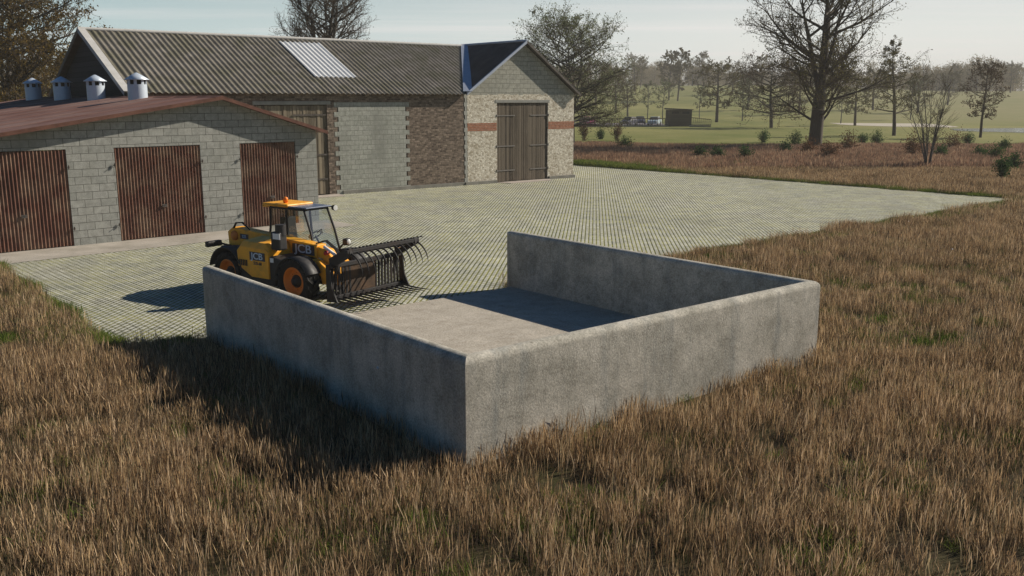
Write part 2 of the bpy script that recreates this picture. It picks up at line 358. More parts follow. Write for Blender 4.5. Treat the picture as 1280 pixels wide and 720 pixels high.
# ------------------------------------------------------------ yard, bunker and building frames
YB = R(40.0); BARN = Vector((-2.44, 49.763, 0))
YS = R(43.58); SHED = Vector((-10.546, 31.682, 0))
YK = R(39.7); BUNK = Vector((-0.567, 10.86, 0)); BL1, BL2, BH, BT = 7.69, 8.34, 1.42, 0.24
def loc2(o, yaw, x, y): return (o.x + x * math.cos(yaw) - y * math.sin(yaw), o.y + x * math.sin(yaw) + y * math.cos(yaw))
def inloc(o, yaw, X, Y):
    dx, dy = X - o.x, Y - o.y
    return dx * math.cos(yaw) + dy * math.sin(yaw), -dx * math.sin(yaw) + dy * math.cos(yaw)
YARD = [(-7.15, 16.25), (23.6, 42.4), (4.2, 66.0), (-20, 62), (-30, 44.6)]

def smooth(a, b, x):
    t = np.clip((x - a) / (b - a), 0, 1); return t * t * (3 - 2 * t)
def terrain(x, y):
    d = np.hypot(x, y); ang = x / np.maximum(y, 1.0)
    top = 12.5 - 4.5 * smooth(0.25, 0.5, ang)
    z = top * smooth(190, 560, d) + 3 * smooth(600, 1000, d)
    z = z + 0.8 * np.sin(x * 0.013 + 1) * np.sin(y * 0.011) * smooth(180, 300, d)
    return z

# ------------------------------------------------------------ ground sheet
def ground():
    ds = [0, 4, 8, 14, 20, 30, 45, 60, 80, 100, 130, 160, 185, 200, 220, 240, 260, 290, 320, 360, 400, 440, 480, 520, 560, 620, 700, 850, 1000, 1300, 1700, 2400, 3500]
    na = 144; V = []; Fc = []
    for d in ds:
        for k in range(na):
            a = 2 * math.pi * k / na; x, y = d * math.cos(a), d * math.sin(a)
            z = float(terrain(np.float64(x), np.float64(y))) if y > 0 else float(terrain(np.float64(x), np.float64(-y)))
            V.append((x, y, z))
    for i in range(len(ds) - 1):
        for k in range(na):
            a = i * na + k; b = i * na + (k + 1) % na
            Fc.append((a, a + na, b + na, b))
    m = MB(); m.add(V, Fc, 0, True); o = m.build('ground', MAT['ground']); o['kind'] = 'structure'
ground()
m = MB(); m.add([(x, y, 0.004) for x, y in YARD], [tuple(range(len(YARD)))])
# small undulations of the outline are hidden by turf
o = m.build('yard_paving', MAT['paving']); o['kind'] = 'structure'

# ------------------------------------------------------------ concrete bunker
def bunker():
    t = thing('manure_bunker', 'open three-sided concrete bunker with low grey walls beside the paved yard', 'bunker', BUNK, YK)
    # one rounded profile swept round the U, mitred at the corners: three walls
    r = 0.11; prof = [(0.0, -0.3), (0.0, 0.3), (0.0, 0.8)]
    prof += [(r - r * math.cos(R(a)), BH - r + r * math.sin(R(a))) for a in range(0, 91, 15)]
    prof += [(BT - r + r * math.sin(R(a)), BH - r + r * math.cos(R(a))) for a in range(0, 91, 15)]
    prof += [(BT, 0.8), (BT, 0.3), (BT, -0.3)]
    def wall(place, stations, cap_end):
        mb = MB(); V = []; np_ = len(prof)
        for u, e in stations:
            k = 0.0 if e is None else r - math.sqrt(max(0, r * r - (r - e) ** 2))
            for n_, z_ in prof: V.append(place(u, min(max(n_, k), BT - k), min(z_, BH - k)))
        F_ = [(i * np_ + q, i * np_ + q + 1, (i + 1) * np_ + q + 1, (i + 1) * np_ + q) for i in range(len(stations) - 1) for q in range(np_ - 1)]
        mb.add(V, F_, 0, True)
        if cap_end: mb.add(V[-np_:], [tuple(range(np_))])
        mb.build('wall', MAT['concrete'], t, recalc=True)
    ends = [(BL2 - e, e) for e in (0.11, 0.075, 0.045, 0.022, 0.007, 0.0)]
    wall(lambda u, n_, z_: (n_, max(u, 0) if u > 0 else n_, z_), [(0, None)] + [(q, None) for q in (1.5, 3, 4.5, 6, 7.5)] + ends, True)
    wall(lambda u, n_, z_: (BL1 - n_, max(u, 0) if u > 0 else n_, z_), [(0, None)] + [(q, None) for q in (1.5, 3, 4.5, 6, 7.5)] + ends, True)
    wall(lambda u, n_, z_: (n_ if u == 0 else (BL1 - n_ if u == 1 else u), n_, z_), [(0, None)] + [(q, None) for q in (1.5, 3, 4.5, 6)] + [(1, None)], False)
    fl = MB(); fl.prism([(BT, -0.2), (BL2 - 0.18, -0.2), (BL2 - 0.18, 0.05), (BL2 - 0.24, 0.09), (BT, 0.10)], BT, BL1 - BT, 'x')
    fl.build('floor_slab', MAT['slab'], t)
bunker()

# ------------------------------------------------------------ corrugated surfaces
def corr(mb, s0, s1, f0, f1, pitch, amp, z_of, nrm, nseg=1, mi=0, per=6, thick=0.0):
    """sheet with waves along s; f0(s), f1(s) give the start and end of the other axis; z_of(s, y)"""
    n = max(2, int((s1 - s0) / pitch * per)); V = []; Fc = []
    for i in range(n + 1):
        s = s0 + (s1 - s0) * i / n; w = amp * math.sin(2 * math.pi * (s - s0) / pitch)
        for k in range(nseg + 1):
            y = f0(s) + (f1(s) - f0(s)) * k / nseg
            x_, y_, z_ = z_of(s, y)
            V.append((x_ + nrm[0] * w, y_ + nrm[1] * w, z_ + nrm[2] * w))
    for i in range(n):
        for k in range(nseg):
            a = i * (nseg + 1) + k; b = a + nseg + 1
            Fc.append((a, b, b + 1, a + 1))
    mb.add(V, Fc, mi, True)

# ------------------------------------------------------------ the long barn
def barn():
    t = thing('long_barn', 'long brown brick barn with grey corrugated roof and cream gabled wing', 'barn', BARN, YB)
    EZ, RZ, RY, OV = 4.77, 7.55, 5.3, -0.3
    S0, S1 = -17.5, 0.0
    sl = (RZ - EZ) / (RY - OV)
    wz = lambda y: EZ + sl * (y - OV) - 0.06
    # --- main walls
    mb = MB()
    def wbox(a, b, z0, z1): mb.box((a, 0, z0), (b, 0.35, z1))
    top = 4.88
    wbox(-17.2, -11.75, -0.2, top); wbox(-11.75, -8.2, 4.25, top); wbox(-8.2, -7.65, -0.2, top)
    wbox(-7.65, -3.72, 4.36, top); wbox(-3.72, -0.12, -0.2, top)
    mb.box((-17.2, 10.25, -0.2), (0.2, 10.6, top))
    mb.box((-17.2, 0.36, -0.2), (-16.85, 10.24, 4.4))
    mb.build('wall', MAT['brick_dark'], t)
    # --- plain blocks filling the old doorway, toothed into the brick
    mb = MB(); poly = []; h = 0.23; k = 0; z = 0.0
    L = []; Rr = []
    while z < 4.36:
        z2 = min(z + h, 4.36); e = 0.0 if k % 2 else 0.22
        L += [(-7.60 - e, z), (-7.60 - e, z2)]; Rr += [(-3.80 + e, z), (-3.80 + e, z2)]; z = z2; k += 1
    for i in range(0, len(L), 2):
        mb.box((L[i][0], -0.012, L[i][1]), (Rr[i][0], 0.2, L[i + 1][1]))
    mb.build('doorway_infill', MAT['block_light'], t)
    # --- wooden gate left, with lintel
    g = MB(); x = -11.73
    rr = random.Random(3)
    while x < -8.3:
        w = 0.145 + rr.random() * 0.03
        g.box((x, 0.04 + rr.random() * 0.02, 0.05 + rr.random() * 0.03), (min(x + w, -8.22), 0.09, 4.22), bev=0.006); x += w + 0.008
    gate = g.build('gate', MAT['gate_wood'], t)
    g = MB(); 
    for z in (0.75, 1.9, 3.75):
        g = MB(); g.box((-9.95, 0.015, z), (-8.25, 0.038, z + 0.07)); g.build('hinge', MAT['iron'], gate)
    g = MB(); g.box((-11.9, -0.03, 4.26), (-8.0, 0.02, 4.42), bev=0.01); g.build('lintel', MAT['lintel'], t)
    # --- plinth along the foot
    for lo, hi in (((-7.5, -0.07, -0.1), (-0.13, -0.012, 0.18)), ((-0.12, -0.12, -0.1), (2.05, -0.002, 0.17)), ((5.9, -0.12, -0.1), (7.95, -0.002, 0.17))):
        g = MB(); g.box(lo, hi, bev=0.012); g.build('plinth', MAT['plinth'], t)
    g = MB(); g.prism([(2.1, 0.02), (2.1, -0.10), (2.4, -0.85), (5.4, -0.85), (5.9, -0.10), (5.9, 0.02)], -0.1, 0.035, 'z'); g.build('threshold_slab', MAT['pad'], t); g = MB(); g.prism([(-11.7, 0.02), (-11.7, -0.9), (-7.9, -0.9), (-7.7, 0.02)], -0.1, 0.035, 'z')
    g.build('threshold_slab', MAT['pad'], t)
    # --- quoin strip where the wing starts
    g = MB()
    for i in range(21):
        w = 0.10 if i % 2 else 0.2; z = 0.17 + i * 0.22
        if z < 4.7: g.box((-w * 0.6, -0.018, z), (w * 0.5, 0.1, min(z + 0.215, 4.76)), bev=0.006)
    g.build('quoin', MAT['quoin'], t)
    # --- wing walls
    w = MB()
    w.box((0.1, 0, -0.2), (2.12, 0.35, 4.80)); w.box((5.85, 0, -0.2), (7.87, 0.35, 4.80)); w.box((2.12, 0, 4.43), (5.85, 0.35, 4.80))
    w.box((7.52, 0.36, -0.2), (7.87, 10.24, 4.80)); w.box((0.2, 10.25, -0.2), (7.87, 10.6, 4.8))
    w.build('wing_wall', MAT['cream'], t)
    for a, b in ((0.1, 2.10), (5.87, 7.875)): g = MB(); g.box((a, -0.006, 2.84), (b, 0.03, 3.26)); g.build('brick_band', MAT['brick_red'], t)
    ws = (RZ - EZ) / 4.05
    gz = lambda s: RZ - ws * abs(s - 4.0) - 0.05
    g = MB(); g.prism([(0.1, 4.80), (7.87, 4.80), (7.87, max(4.83, gz(7.87))), (4.0, gz(4.0)), (0.1, max(4.83, gz(0.1)))], 0.012, 0.3, 'y')
    # ragged lower edge of the blockwork over the cream render
    rr = random.Random(5); s = 0.1
    while s < 7.8:
        wd = 0.2 + rr.random() * 0.35; g.box((s, -0.004, 4.80 - rr.random() * 0.07), (min(s + wd, 7.87), 0.012, 4.86)); s += wd
    g.build('gable', MAT['block_gable'], t)
    g = MB(); g.prism([(0.2, 4.8), (7.8, 4.8), (4.0, gz(4))], 10.3, 10.55, 'y'); g.build('gable', MAT['block_gable'], t)
    # --- wing door
    g = MB(); x = 2.13; rr = random.Random(9)
    while x < 5.80:
        wd = 0.14 + rr.random() * 0.025
        g.box((x, 0.05 + rr.random() * 0.015, 0.04 + rr.random() * 0.03), (min(x + wd, 5.84), 0.1, 4.31), bev=0.006); x += wd + 0.006
        if abs(x - 3.98) < 0.09: x += 0.02
    door = g.build('door', MAT['door_wood'], t)
    for z in (0.62, 1.95, 3.6):
        g = MB(); g.box((2.10, 0.028, z), (3.42, 0.046, z + 0.06)); g.tube([(2.10, 0.0, z - 0.03), (2.10, 0.0, z + 0.1)], 0.035, 8); g.build('hinge', MAT['strap'], door)
        g = MB(); g.box((4.55, 0.028, z), (5.88, 0.046, z + 0.06)); g.tube([(5.88, 0.0, z - 0.03), (5.88, 0.0, z + 0.1)], 0.035, 8); g.build('hinge', MAT['strap'], door)
    g = MB(); g.box((2.0, -0.02, 4.315), (5.95, 0.04, 4.47), bev=0.01); g.build('lintel', MAT['lintel'], t)
    # --- left gable end
    g = MB(); g.prism([(0.0, 4.4), (10.6, 4.4), (10.6, wz(OV + 0.3)), (RY, wz(RY)), (0.0, wz(0.0))], -17.19, -17.0, 'x')
    g.build('gable', MAT['gable_wood'], t)
    # --- main roof, corrugated; trimmed along the valley with the wing
    nz = 1 / math.hypot(1, sl); nf = (0, -sl * nz, nz)
    vy = lambda s: OV + max(0.0, (s + 0.05)) * (RY - OV) / 4.05
    r = MB()
    P = lambda s, y: (s, y, EZ + sl * (y - OV))
    corr(r, S0, 4.0, lambda s: vy(s) if s > -0.05 else OV, lambda s: RY, 0.27, 0.035, P, nf)
    r.add([(S0, OV, EZ - 0.03), (4, OV, EZ - 0.03), (4, RY, RZ - 0.03 - 0.03), (S0, RY, RZ - 0.06)][:0], [], 0)
    B_ = lambda s, y: (s, y, RZ - sl * (y - RY))
    corr(r, S0, 4.0, lambda s: RY, lambda s: RY + 5.6, 0.27, 0.035, B_, (0, sl * nz, nz))
    roof = r.build('roof', MAT['asbestos'], t)
    # skylight sheets lie on the front slope
    sk = MB()
    def onroof(px, py, lift=0.0):   # picture column/row on the slope plane, in barn coordinates
        rr_ = ray(px, py); c, s_ = math.cos(YB), math.sin(YB)
        ox, oy = inloc(BARN, YB, 0, 0); dx, dy = rr_.x * c + rr_.y * s_, -rr_.x * s_ + rr_.y * c
        k = (EZ + sl * (oy - OV) - HC) / (rr_.z - sl * dy)
        return ox + dx * k, oy + dy * k
    a = onroof(352, 53); b = onroof(404, 54); c_ = onroof(443, 96.5); d_ = onroof(390, 97)
    s_a, s_b = (a[0] + d_[0]) / 2, (b[0] + c_[0]) / 2; y_a, y_b = (c_[1] + d_[1]) / 2, (a[1] + b[1]) / 2
    s_a = S0 + round((s_a - S0) / 0.27) * 0.27
    corr(sk, s_a, s_b, lambda s: y_a, lambda s: y_b, 0.27, 0.036, lambda s, y: (s, y, EZ + sl * (y - OV) + 0.02), nf)
    sk.build('skylight', MAT['skylight'], roof)
    g = MB(); g.tube([(S0, RY, RZ + 0.02), (4.0, RY, RZ + 0.02)], 0.09, 8); g.build('ridge_cap', MAT['verge'], roof)
    g = MB()
    # white barge board on the near verge, brown on the far verge
    dirv = Vector((0, RY - OV, RZ - EZ)); 
    g.add([(S0 - 0.01, OV, EZ - 0.14), (S0 - 0.01, OV, EZ + 0.06), (S0 - 0.01, RY, RZ + 0.08), (S0 - 0.01, RY, RZ - 0.14),
           (S0 + 0.30, OV, EZ + 0.06), (S0 + 0.30, RY, RZ + 0.08)], [(0, 3, 2, 1), (1, 2, 5, 4)])
    g.build('verge_board', MAT['verge'], roof)
    g = MB(); g.add([(S0 - 0.01, RY, RZ - 0.16), (S0 - 0.01, RY, RZ + 0.06), (S0 - 0.01, RY + 5.6, EZ + 0.06), (S0 - 0.01, RY + 5.6, EZ - 0.16), (S0 + 0.3, RY, RZ - 0.16), (S0 + 0.3, RY + 5.6, EZ - 0.16)], [(0, 1, 2, 3), (0, 3, 5, 4)])
    g.build('verge_board', MAT['verge_brown'], roof)
    # --- wing roof
    r = MB(); th = 0.05
    def slab(q, mi=0):
        V = [Vector(p) for p in q]; nn = (V[1] - V[0]).cross(V[2] - V[0]).normalized()
        if nn.z < 0: nn = -nn
        n = len(V); r.add([p for p in V] + [p - nn * th for p in V], [tuple(range(n)), tuple(range(2 * n - 1, n - 1, -1))] + [(i, (i + 1) % n, (i + 1) % n + n, i + n) for i in range(n)], mi)
    slab([(-0.05, OV, EZ + 0.05), (4.0, OV, RZ + 0.06), (4.0, RY + 0.0, RZ + 0.06)])
    slab([(4.0, OV, RZ + 0.06), (8.1, OV, RZ + 0.06 - ws * 4.1), (8.1, 10.9, RZ + 0.06 - ws * 4.1), (4.0, 10.9, RZ + 0.06)])
    wr = r.build('wing_roof', MAT['bitumen'], t, recalc=True)
    g = MB()
    def strip(p, q, w, h=0.03):
        p, q = Vector(p), Vector(q); d = (q - p).normalized(); sd = d.cross(Vector((0, 0, 1))).normalized() * w / 2; u = Vector((0, 0, h))
        g.add([p - sd, p + sd, q + sd, q - sd, p - sd + u, p + sd + u, q + sd + u, q - sd + u],
              [(0, 3, 2, 1), (4, 5, 6, 7), (0, 1, 5, 4), (1, 2, 6, 5), (2, 3, 7, 6), (3, 0, 4, 7)])
    strip((-0.10, OV - 0.02, EZ + 0.13), (4.0, RY, RZ + 0.12), 0.46)
    g.build('valley_flashing', MAT['flash'], wr, recalc=True)
    g = MB()
    g.prism([(-0.12, EZ - 0.06), (4.0, RZ - 0.06), (4.0, RZ + 0.1), (-0.12, EZ + 0.1)], OV - 0.02, OV + 0.07, 'y')
    g.tube([(4.0, OV, RZ + 0.08), (4.0, RY, RZ + 0.08)], 0.07, 8)
    g.build('verge_flashing', MAT['flash'], wr, recalc=True)
    g = MB(); g.prism([(4.0, RZ - 0.06), (8.14, RZ - 0.06 - ws * 4.14), (8.14, RZ + 0.09 - ws * 4.14), (4.0, RZ + 0.09)], OV - 0.02, OV + 0.05, 'y')
    g.build('verge_board', MAT['iron'], wr, recalc=True)
barn()

# ------------------------------------------------------------ low block building with red roof
def lowshed():
    t = thing('block_outbuilding', 'low grey blockwork outbuilding with rusty red roof and corrugated doors', 'outbuilding', SHED, YS)
    zl = lambda s: 4.59 - 0.152 * (0.75 - s); zr = lambda s: 4.59 - 0.307 * (s - 0.75)
    ztop = lambda s: (zl(s) if s < 0.75 else zr(s)) - 0.07
    xs = [(-8.9, -7.19), (-4.32, -2.87), (0.0, 1.45), (3.65, 4.53)]
    m = MB()
    for a, b in xs:
        pts = [(a, -0.2), (b, -0.2), (b, ztop(b))] + ([(0.75, ztop(0.75))] if a < 0.75 < b else []) + [(a, ztop(a))]
        m.prism(pts, 0, 0.3, 'y')
    for a, b in ((-7.19, -4.32), (-2.87, 0.0), (1.45, 3.65)):
        m.prism([(a, 3.0), (b, 3.0), (b, ztop(b)), (a, ztop(a))], 0, 0.3, 'y')
    m.prism([(0.3, -0.2), (8.2, -0.2), (8.2, ztop(4.53)), (0.3, ztop(4.53))], 4.23, 4.53, 'x')
    m.prism([(0.3, -0.2), (19.2, -0.2), (19.2, ztop(-8.9)), (0.3, ztop(-8.9))], -8.9, -8.6, 'x')
    m.prism([(-8.6, -0.2), (0.7, -0.2), (0.7, ztop(0.7)), (-8.6, ztop(-8.6))], 18.9, 19.2, 'y')
    m.build('wall', MAT['block'], t)
    for a, b in ((-7.19, -4.32), (-2.87, 0.0), (1.45, 3.65)):
        d = MB(); corr(d, a + 0.01, b - 0.01, lambda s: 0.03, lambda s: 2.985, 0.105, 0.022, lambda s, z: (s, 0.03, z), (0, -1, 0), 1, per=8)
        d.box((a + 0.01, 0.055, 0.02), (b - 0.01, 0.075, 2.98))
        door = d.build('door', MAT['rust_door'], t)
        for x, sg in ((a, -1), (b, 1)):
            for z in (0.55, 2.45):
                h = MB(); h.tube([(x + sg * 0.03, -0.05, z - 0.05), (x + sg * 0.03, -0.05, z + 0.06)], 0.022, 8); h.tube([(x + sg * 0.03, 0.0, z), (x + sg * 0.03, -0.12, z + 0.01)], 0.012, 6)
                h.box((min(x, x - sg * 0.0) - 0.0, -0.035, z - 0.02), (x + 0.03, -0.01, z + 0.02)) if False else None
                h.build('hinge', MAT['iron'], door)
        h = MB(); mx = (a + b) / 2; h.box((mx - 0.02, -0.03, 1.0), (mx + 0.16, -0.012, 1.10)); h.tube([(mx, -0.03, 1.05), (mx, -0.07, 1.05), (mx + 0.12, -0.07, 1.05)], 0.012, 6); h.build('handle', MAT['iron'], door)
    # roof
    r = MB(); OVF = -0.36; LE = -9.3; RE = 4.80
    def slab(q, th=0.06):
        n = len(q); V = [Vector(p) for p in q]; r.add(V + [p - Vector((0, 0, th)) for p in V], [tuple(range(n)), tuple(range(2 * n - 1, n - 1, -1))] + [(i, (i + 1) % n, (i + 1) % n + n, i + n) for i in range(n)])
    slab([(LE, OVF, zl(LE)), (0.75, OVF, 4.59), (0.75, 19.5, 4.59), (LE, 19.5, zl(LE))])
    slab([(0.75, OVF, 4.59), (RE, OVF, zr(RE)), (RE, 8.0, zr(RE)), (0.75, 8.0, 4.59)])
    # raised seams of overlapping sheets
    for y in (1.3, 3.1, 4.9, 6.7, 8.5, 10.3, 12.1, 13.9, 15.7, 17.5):
        for (a, b, f) in ((LE, 0.7, zl), (0.8, RE, zr)):
            if f is zr and y > 7.5: continue
            r.add([(a, y, f(a) + 0.004), (b, y, f(b) + 0.004), (b, y + 0.05, f(b) + 0.03), (a, y + 0.05, f(a) + 0.03), (a, y + 0.12, f(a) + 0.004), (b, y + 0.12, f(b) + 0.004)], [(0, 1, 2, 3), (3, 2, 5, 4)])
    roof = r.build('roof', MAT['red_roof'], t, recalc=False)
    g = MB(); e = 0.75
    g.prism([(LE, zl(LE) - 0.10), (e, 4.59 - 0.10), (e, 4.59 + 0.02), (LE, zl(LE) + 0.02)], OVF - 0.03, OVF - 0.001, 'y')
    g.prism([(e, 4.59 - 0.10), (RE + 0.02, zr(RE) - 0.10), (RE + 0.02, zr(RE) + 0.02), (e, 4.59 + 0.02)], OVF - 0.03, OVF - 0.001, 'y')
    g.prism([(e - 0.16, zl(e - 0.16) + 0.01), (e, 4.63), (e + 0.14, zr(e + 0.14) + 0.012), (e, 4.60)], OVF, 19.5, 'y')
    g.build('fascia', MAT['red_trim'], roof)
    for y in (5.3, 9.5, 13.5, 17.4):
        v = MB(); s = 0.18; z0 = zl(s) - 0.1; rad = 0.35; zc = zl(s) + 0.72
        n = 32; H_ = zc - z0
        v.lathe([(rad, z0), (rad, zc - 0.17)], c=(s, y, 0), n=n)
        v.lathe([(rad - 0.02, zc - 0.5), (rad - 0.02, zc - 0.17), (rad, zc - 0.17)], c=(s, y, 0), n=n)
        # posts between the openings
        for k in range(8):
            for j in (0, 1):
                a0 = 2 * math.pi * (k + 0.1 + j * 0.2) / 8; a1 = 2 * math.pi * (k + 0.3 + j * 0.2) / 8
                q = [(s + rr_ * math.cos(a), y + rr_ * math.sin(a), z) for z in (zc - 0.17, zc) for a in (a0, a1) for rr_ in (rad, rad - 0.03)]
                v.add(q, [(0, 2, 6, 4), (1, 5, 7, 3), (0, 4, 5, 1), (2, 3, 7, 6)])
        v.lathe([(rad, zc), (rad, zc + 0.03), (rad + 0.09, zc - 0.01), (rad + 0.10, zc + 0.005), (rad * 0.55, zc + 0.17), (0.03, zc + 0.26), (0.0, zc + 0.26)], c=(s, y, 0), n=n)
        v.lathe([(rad - 0.06, zc - 0.3), (rad - 0.06, zc + 0.02), (0, zc + 0.02)], c=(s, y, 0), n=16, mi=1)
        v.build('roof_vent', [MAT['galv'], MAT['dark']], roof)
lowshed()
m = MB(); q = [loc2(SHED, YS, a, b) for a, b in ((-11, -2.05), (4.9, -2.05), (4.9, 0.02), (-11, 0.02))]
m.add([(x, y, 0.012) for x, y in q], [(0, 1, 2, 3)]); o = m.build('concrete_path', MAT['apron']); o['kind'] = 'structure'

# ------------------------------------------------------------ telehandler
MAT['yellow'] = m_paint('machine_yellow_paint', (0.95, 0.42, 0.018), (0.36, 0.20, 0.07), 0.45, 0.3)
MAT['orange'] = m_paint('orange_rim_paint', (0.72, 0.20, 0.015), (0.25, 0.10, 0.04), 0.5, 0.4)
MAT['black'] = m_paint('black_plastic', (0.014, 0.014, 0.015), (0.06, 0.05, 0.04), 0.4, 0.45)
MAT['rubber'] = m_noise('tyre_rubber', (0.012, 0.012, 0.012), (0.03, 0.028, 0.026), 4, rough=0.85)
MAT['steel'] = m_paint('dark_grab_steel', (0.009, 0.009, 0.010), (0.05, 0.026, 0.015), 0.5, 0.6, 0.0, 3)
MAT['rustplate'] = m_noise('rusty_centre_plate', (0.02, 0.016, 0.012), (0.11, 0.062, 0.032), 2.5, rough=0.75)
MAT['white'] = m_plain('white_decal', (0.78, 0.78, 0.78), 0.5)
MAT['decalblue'] = m_plain('dark_decal', (0.02, 0.028, 0.05), 0.4)
MAT['rooftop'] = m_plain('roof_window_sky_tint', (0.10, 0.13, 0.20), 0.25)  # dark pane; the sky's reflection is put into its blue-grey base colour
MAT['letter'] = m_plain('pale_blue_letters', (0.55, 0.66, 0.80), 0.5)
MAT['chrome'] = m_plain('cylinder_rod', (0.6, 0.6, 0.6), 0.2, 1.0)
MAT['red'] = m_plain('red_lamp', (0.5, 0.02, 0.02), 0.3)
MAT['beacon'] = m_plain('orange_lamp_lens', (0.85, 0.22, 0.01), 0.25)
MAT['lens'] = m_plain('lamp_lens', (0.6, 0.62, 0.6), 0.15)
MAT['seat'] = m_plain('seat_fabric', (0.02, 0.02, 0.022), 0.85)
def m_glass(name, tint, a=0.22):
    m = bpy.data.materials.new(name); m.use_nodes = True; nt = m.node_tree; nt.nodes.clear(); g = N(nt)
    tr = g.n('BsdfTransparent'); tr.inputs[0].default_value = (*tint, 1); gl = g.n('BsdfGlossy'); gl.inputs['Roughness'].default_value = 0.0
    fr = g.n('Fresnel'); fr.inputs[0].default_value = 1.5
    mx = g.n('MixShader'); out = g.n('OutputMaterial'); g.l(g.math('MULTIPLY', fr.outputs[0], 0.16), mx.inputs[0])
    g.l(tr.outputs[0], mx.inputs[1]); g.l(gl.outputs[0], mx.inputs[2]); g.l(mx.outputs[0], out.inputs[0]); return m
MAT['glass'] = m_glass('cab_glass', (0.86, 0.90, 0.90)); MAT['roofglass'] = m_glass('roof_glass', (0.10, 0.12, 0.16))

def letters(txt, size, M, name, mat, parent, extr=0.004, fx=1.0):
    cu = bpy.data.curves.new('t', 'FONT'); cu.body = txt; cu.size = size; cu.extrude = extr; cu.align_x = 'CENTER'; cu.align_y = 'CENTER'; cu.offset = size * 0.012
    ob = bpy.data.objects.new('t', cu); COL.objects.link(ob)
    dg = bpy.context.evaluated_depsgraph_get(); me = bpy.data.meshes.new_from_object(ob.evaluated_get(dg))
    bpy.data.objects.remove(ob); bpy.data.curves.remove(cu)
    mb = MB(); mb.add([M @ Vector((v.co.x * fx, v.co.y, v.co.z)) for v in me.vertices], [tuple(p.vertices) for p in me.polygons])
    bpy.data.meshes.remove(me); return mb.build(name, mat, parent)
# letters facing the machine's right side (-y): text x -> +x, text y -> +z, text z -> -y
MR = lambda x, y, z: Matrix(((1, 0, 0, x), (0, 0, -1, y), (0, 1, 0, z), (0, 0, 0, 1)))

def wheel_parts(parent, cx, cy, R0, W, side, steer=0.0):
    """tyre with lugs, rim and hub"""
    w = bpy.data.objects.new('wheel', None); COL.objects.link(w); w.parent = parent; w.location = (cx, cy, R0); w.rotation_euler = (0, 0, steer)
    n = 40; ty = MB(); Ri = R0 * 0.60
    prof = [(Ri, -W * 0.36), (R0 * 0.72, -W * 0.5), (R0 * 0.86, -W * 0.5), (R0 * 0.905, -W * 0.42), (R0 * 0.915, 0), (R0 * 0.905, W * 0.42), (R0 * 0.88, W * 0.5), (R0 * 0.72, W * 0.5), (Ri, W * 0.36)]
    ty.lathe(prof, 'y', n=n)
    nl = 16
    for k in range(nl):
        for sd in (-1, 1):
            a0 = 2 * math.pi * (k + (0.5 if sd > 0 else 0)) / nl
            pts = []
            for (yy, da, rr) in ((0.02 * sd, 0.0, R0 * 1.0), (W * 0.46 * sd, 0.26, R0 * 0.985), (W * 0.53 * sd, 0.30, R0 * 0.86)):
                pts.append((yy, a0 + da, rr))
            wd = 0.075
            V = []
            for (yy, a, rr) in pts:
                for aa in (a - wd, a + wd):
                    for r_ in (rr, rr * 0.86):
                        V.append((r_ * math.cos(aa), yy, r_ * math.sin(aa)))
            F_ = []
            for i in range(2):
                o_ = i * 4
                F_ += [(o_, o_ + 2, o_ + 6, o_ + 4), (o_, o_ + 4, o_ + 5, o_ + 1), (o_ + 2, o_ + 3, o_ + 7, o_ + 6)]
            F_ += [(0, 1, 3, 2), (8, 10, 11, 9)]
            ty.add(V, F_)
    ty.build('tyre', MAT['rubber'], w)
    s = side
    rm = MB(); rm.lathe([(Ri * 1.04, s * W * 0.38), (Ri * 0.98, s * W * 0.42), (Ri * 0.90, s * W * 0.36), (Ri * 0.84, s * W * 0.12), (Ri * 0.72, s * W * 0.05), (Ri * 0.45, s * W * 0.10), (Ri * 0.42, s * W * 0.1)], 'y', n=32)
    rm.lathe([(Ri, -s * W * 0.36), (Ri * 0.9, -s * W * 0.3), (Ri * 0.85, s * W * 0.1)], 'y', n=32)
    for k in range(8):
        a = 2 * math.pi * k / 8; c = (Ri * 0.6 * math.cos(a), s * W * 0.08, Ri * 0.6 * math.sin(a)); rm.lathe([(0.018, 0), (0.018, s * 0.03), (0, s * 0.03)], 'y', c, 6)
    rm.build('rim', MAT['orange'], w)
    hb = MB(); hb.lathe([(Ri * 0.46, s * W * 0.02), (Ri * 0.46, s * W * 0.16), (Ri * 0.30, s * W * 0.24), (Ri * 0.28, s * W * 0.34), (0, s * W * 0.36)], 'y', n=24)
    hb.build('hub', MAT['black'], w)

def fender(parent, cx, y0, y1, R0, a0, a1, tail=0.0):
    f = MB(); n = 14; r = R0 * (1.16 if cx > 0 else 1.22); zc = R0
    V = []
    for i in range(n + 1):
        a = R(a0 + (a1 - a0) * i / n); x = cx + r * math.cos(a); z = zc + r * math.sin(a)
        V += [(x, y0, z), (x, y1, z), (cx + (r - 0.03) * math.cos(a), y1, zc + (r - 0.03) * math.sin(a)), (cx + (r - 0.03) * math.cos(a), y0, zc + (r - 0.03) * math.sin(a)),
              (cx + (r - 0.07) * math.cos(a), y0, zc + (r - 0.07) * math.sin(a))]
    F_ = []
    for i in range(n):
        o_ = i * 5; p = o_ + 5
        F_ += [(o_, o_ + 1, p + 1, p), (o_ + 2, o_ + 3, p + 3, p + 2), (o_, p, p + 4, o_ + 4), (o_ + 1, o_ + 2, p + 2, p + 1), (o_ + 3, o_ + 4, p + 4, p + 3)]
    f.add(V, F_, 0, True); return f.build('fender', MAT['black'], parent)

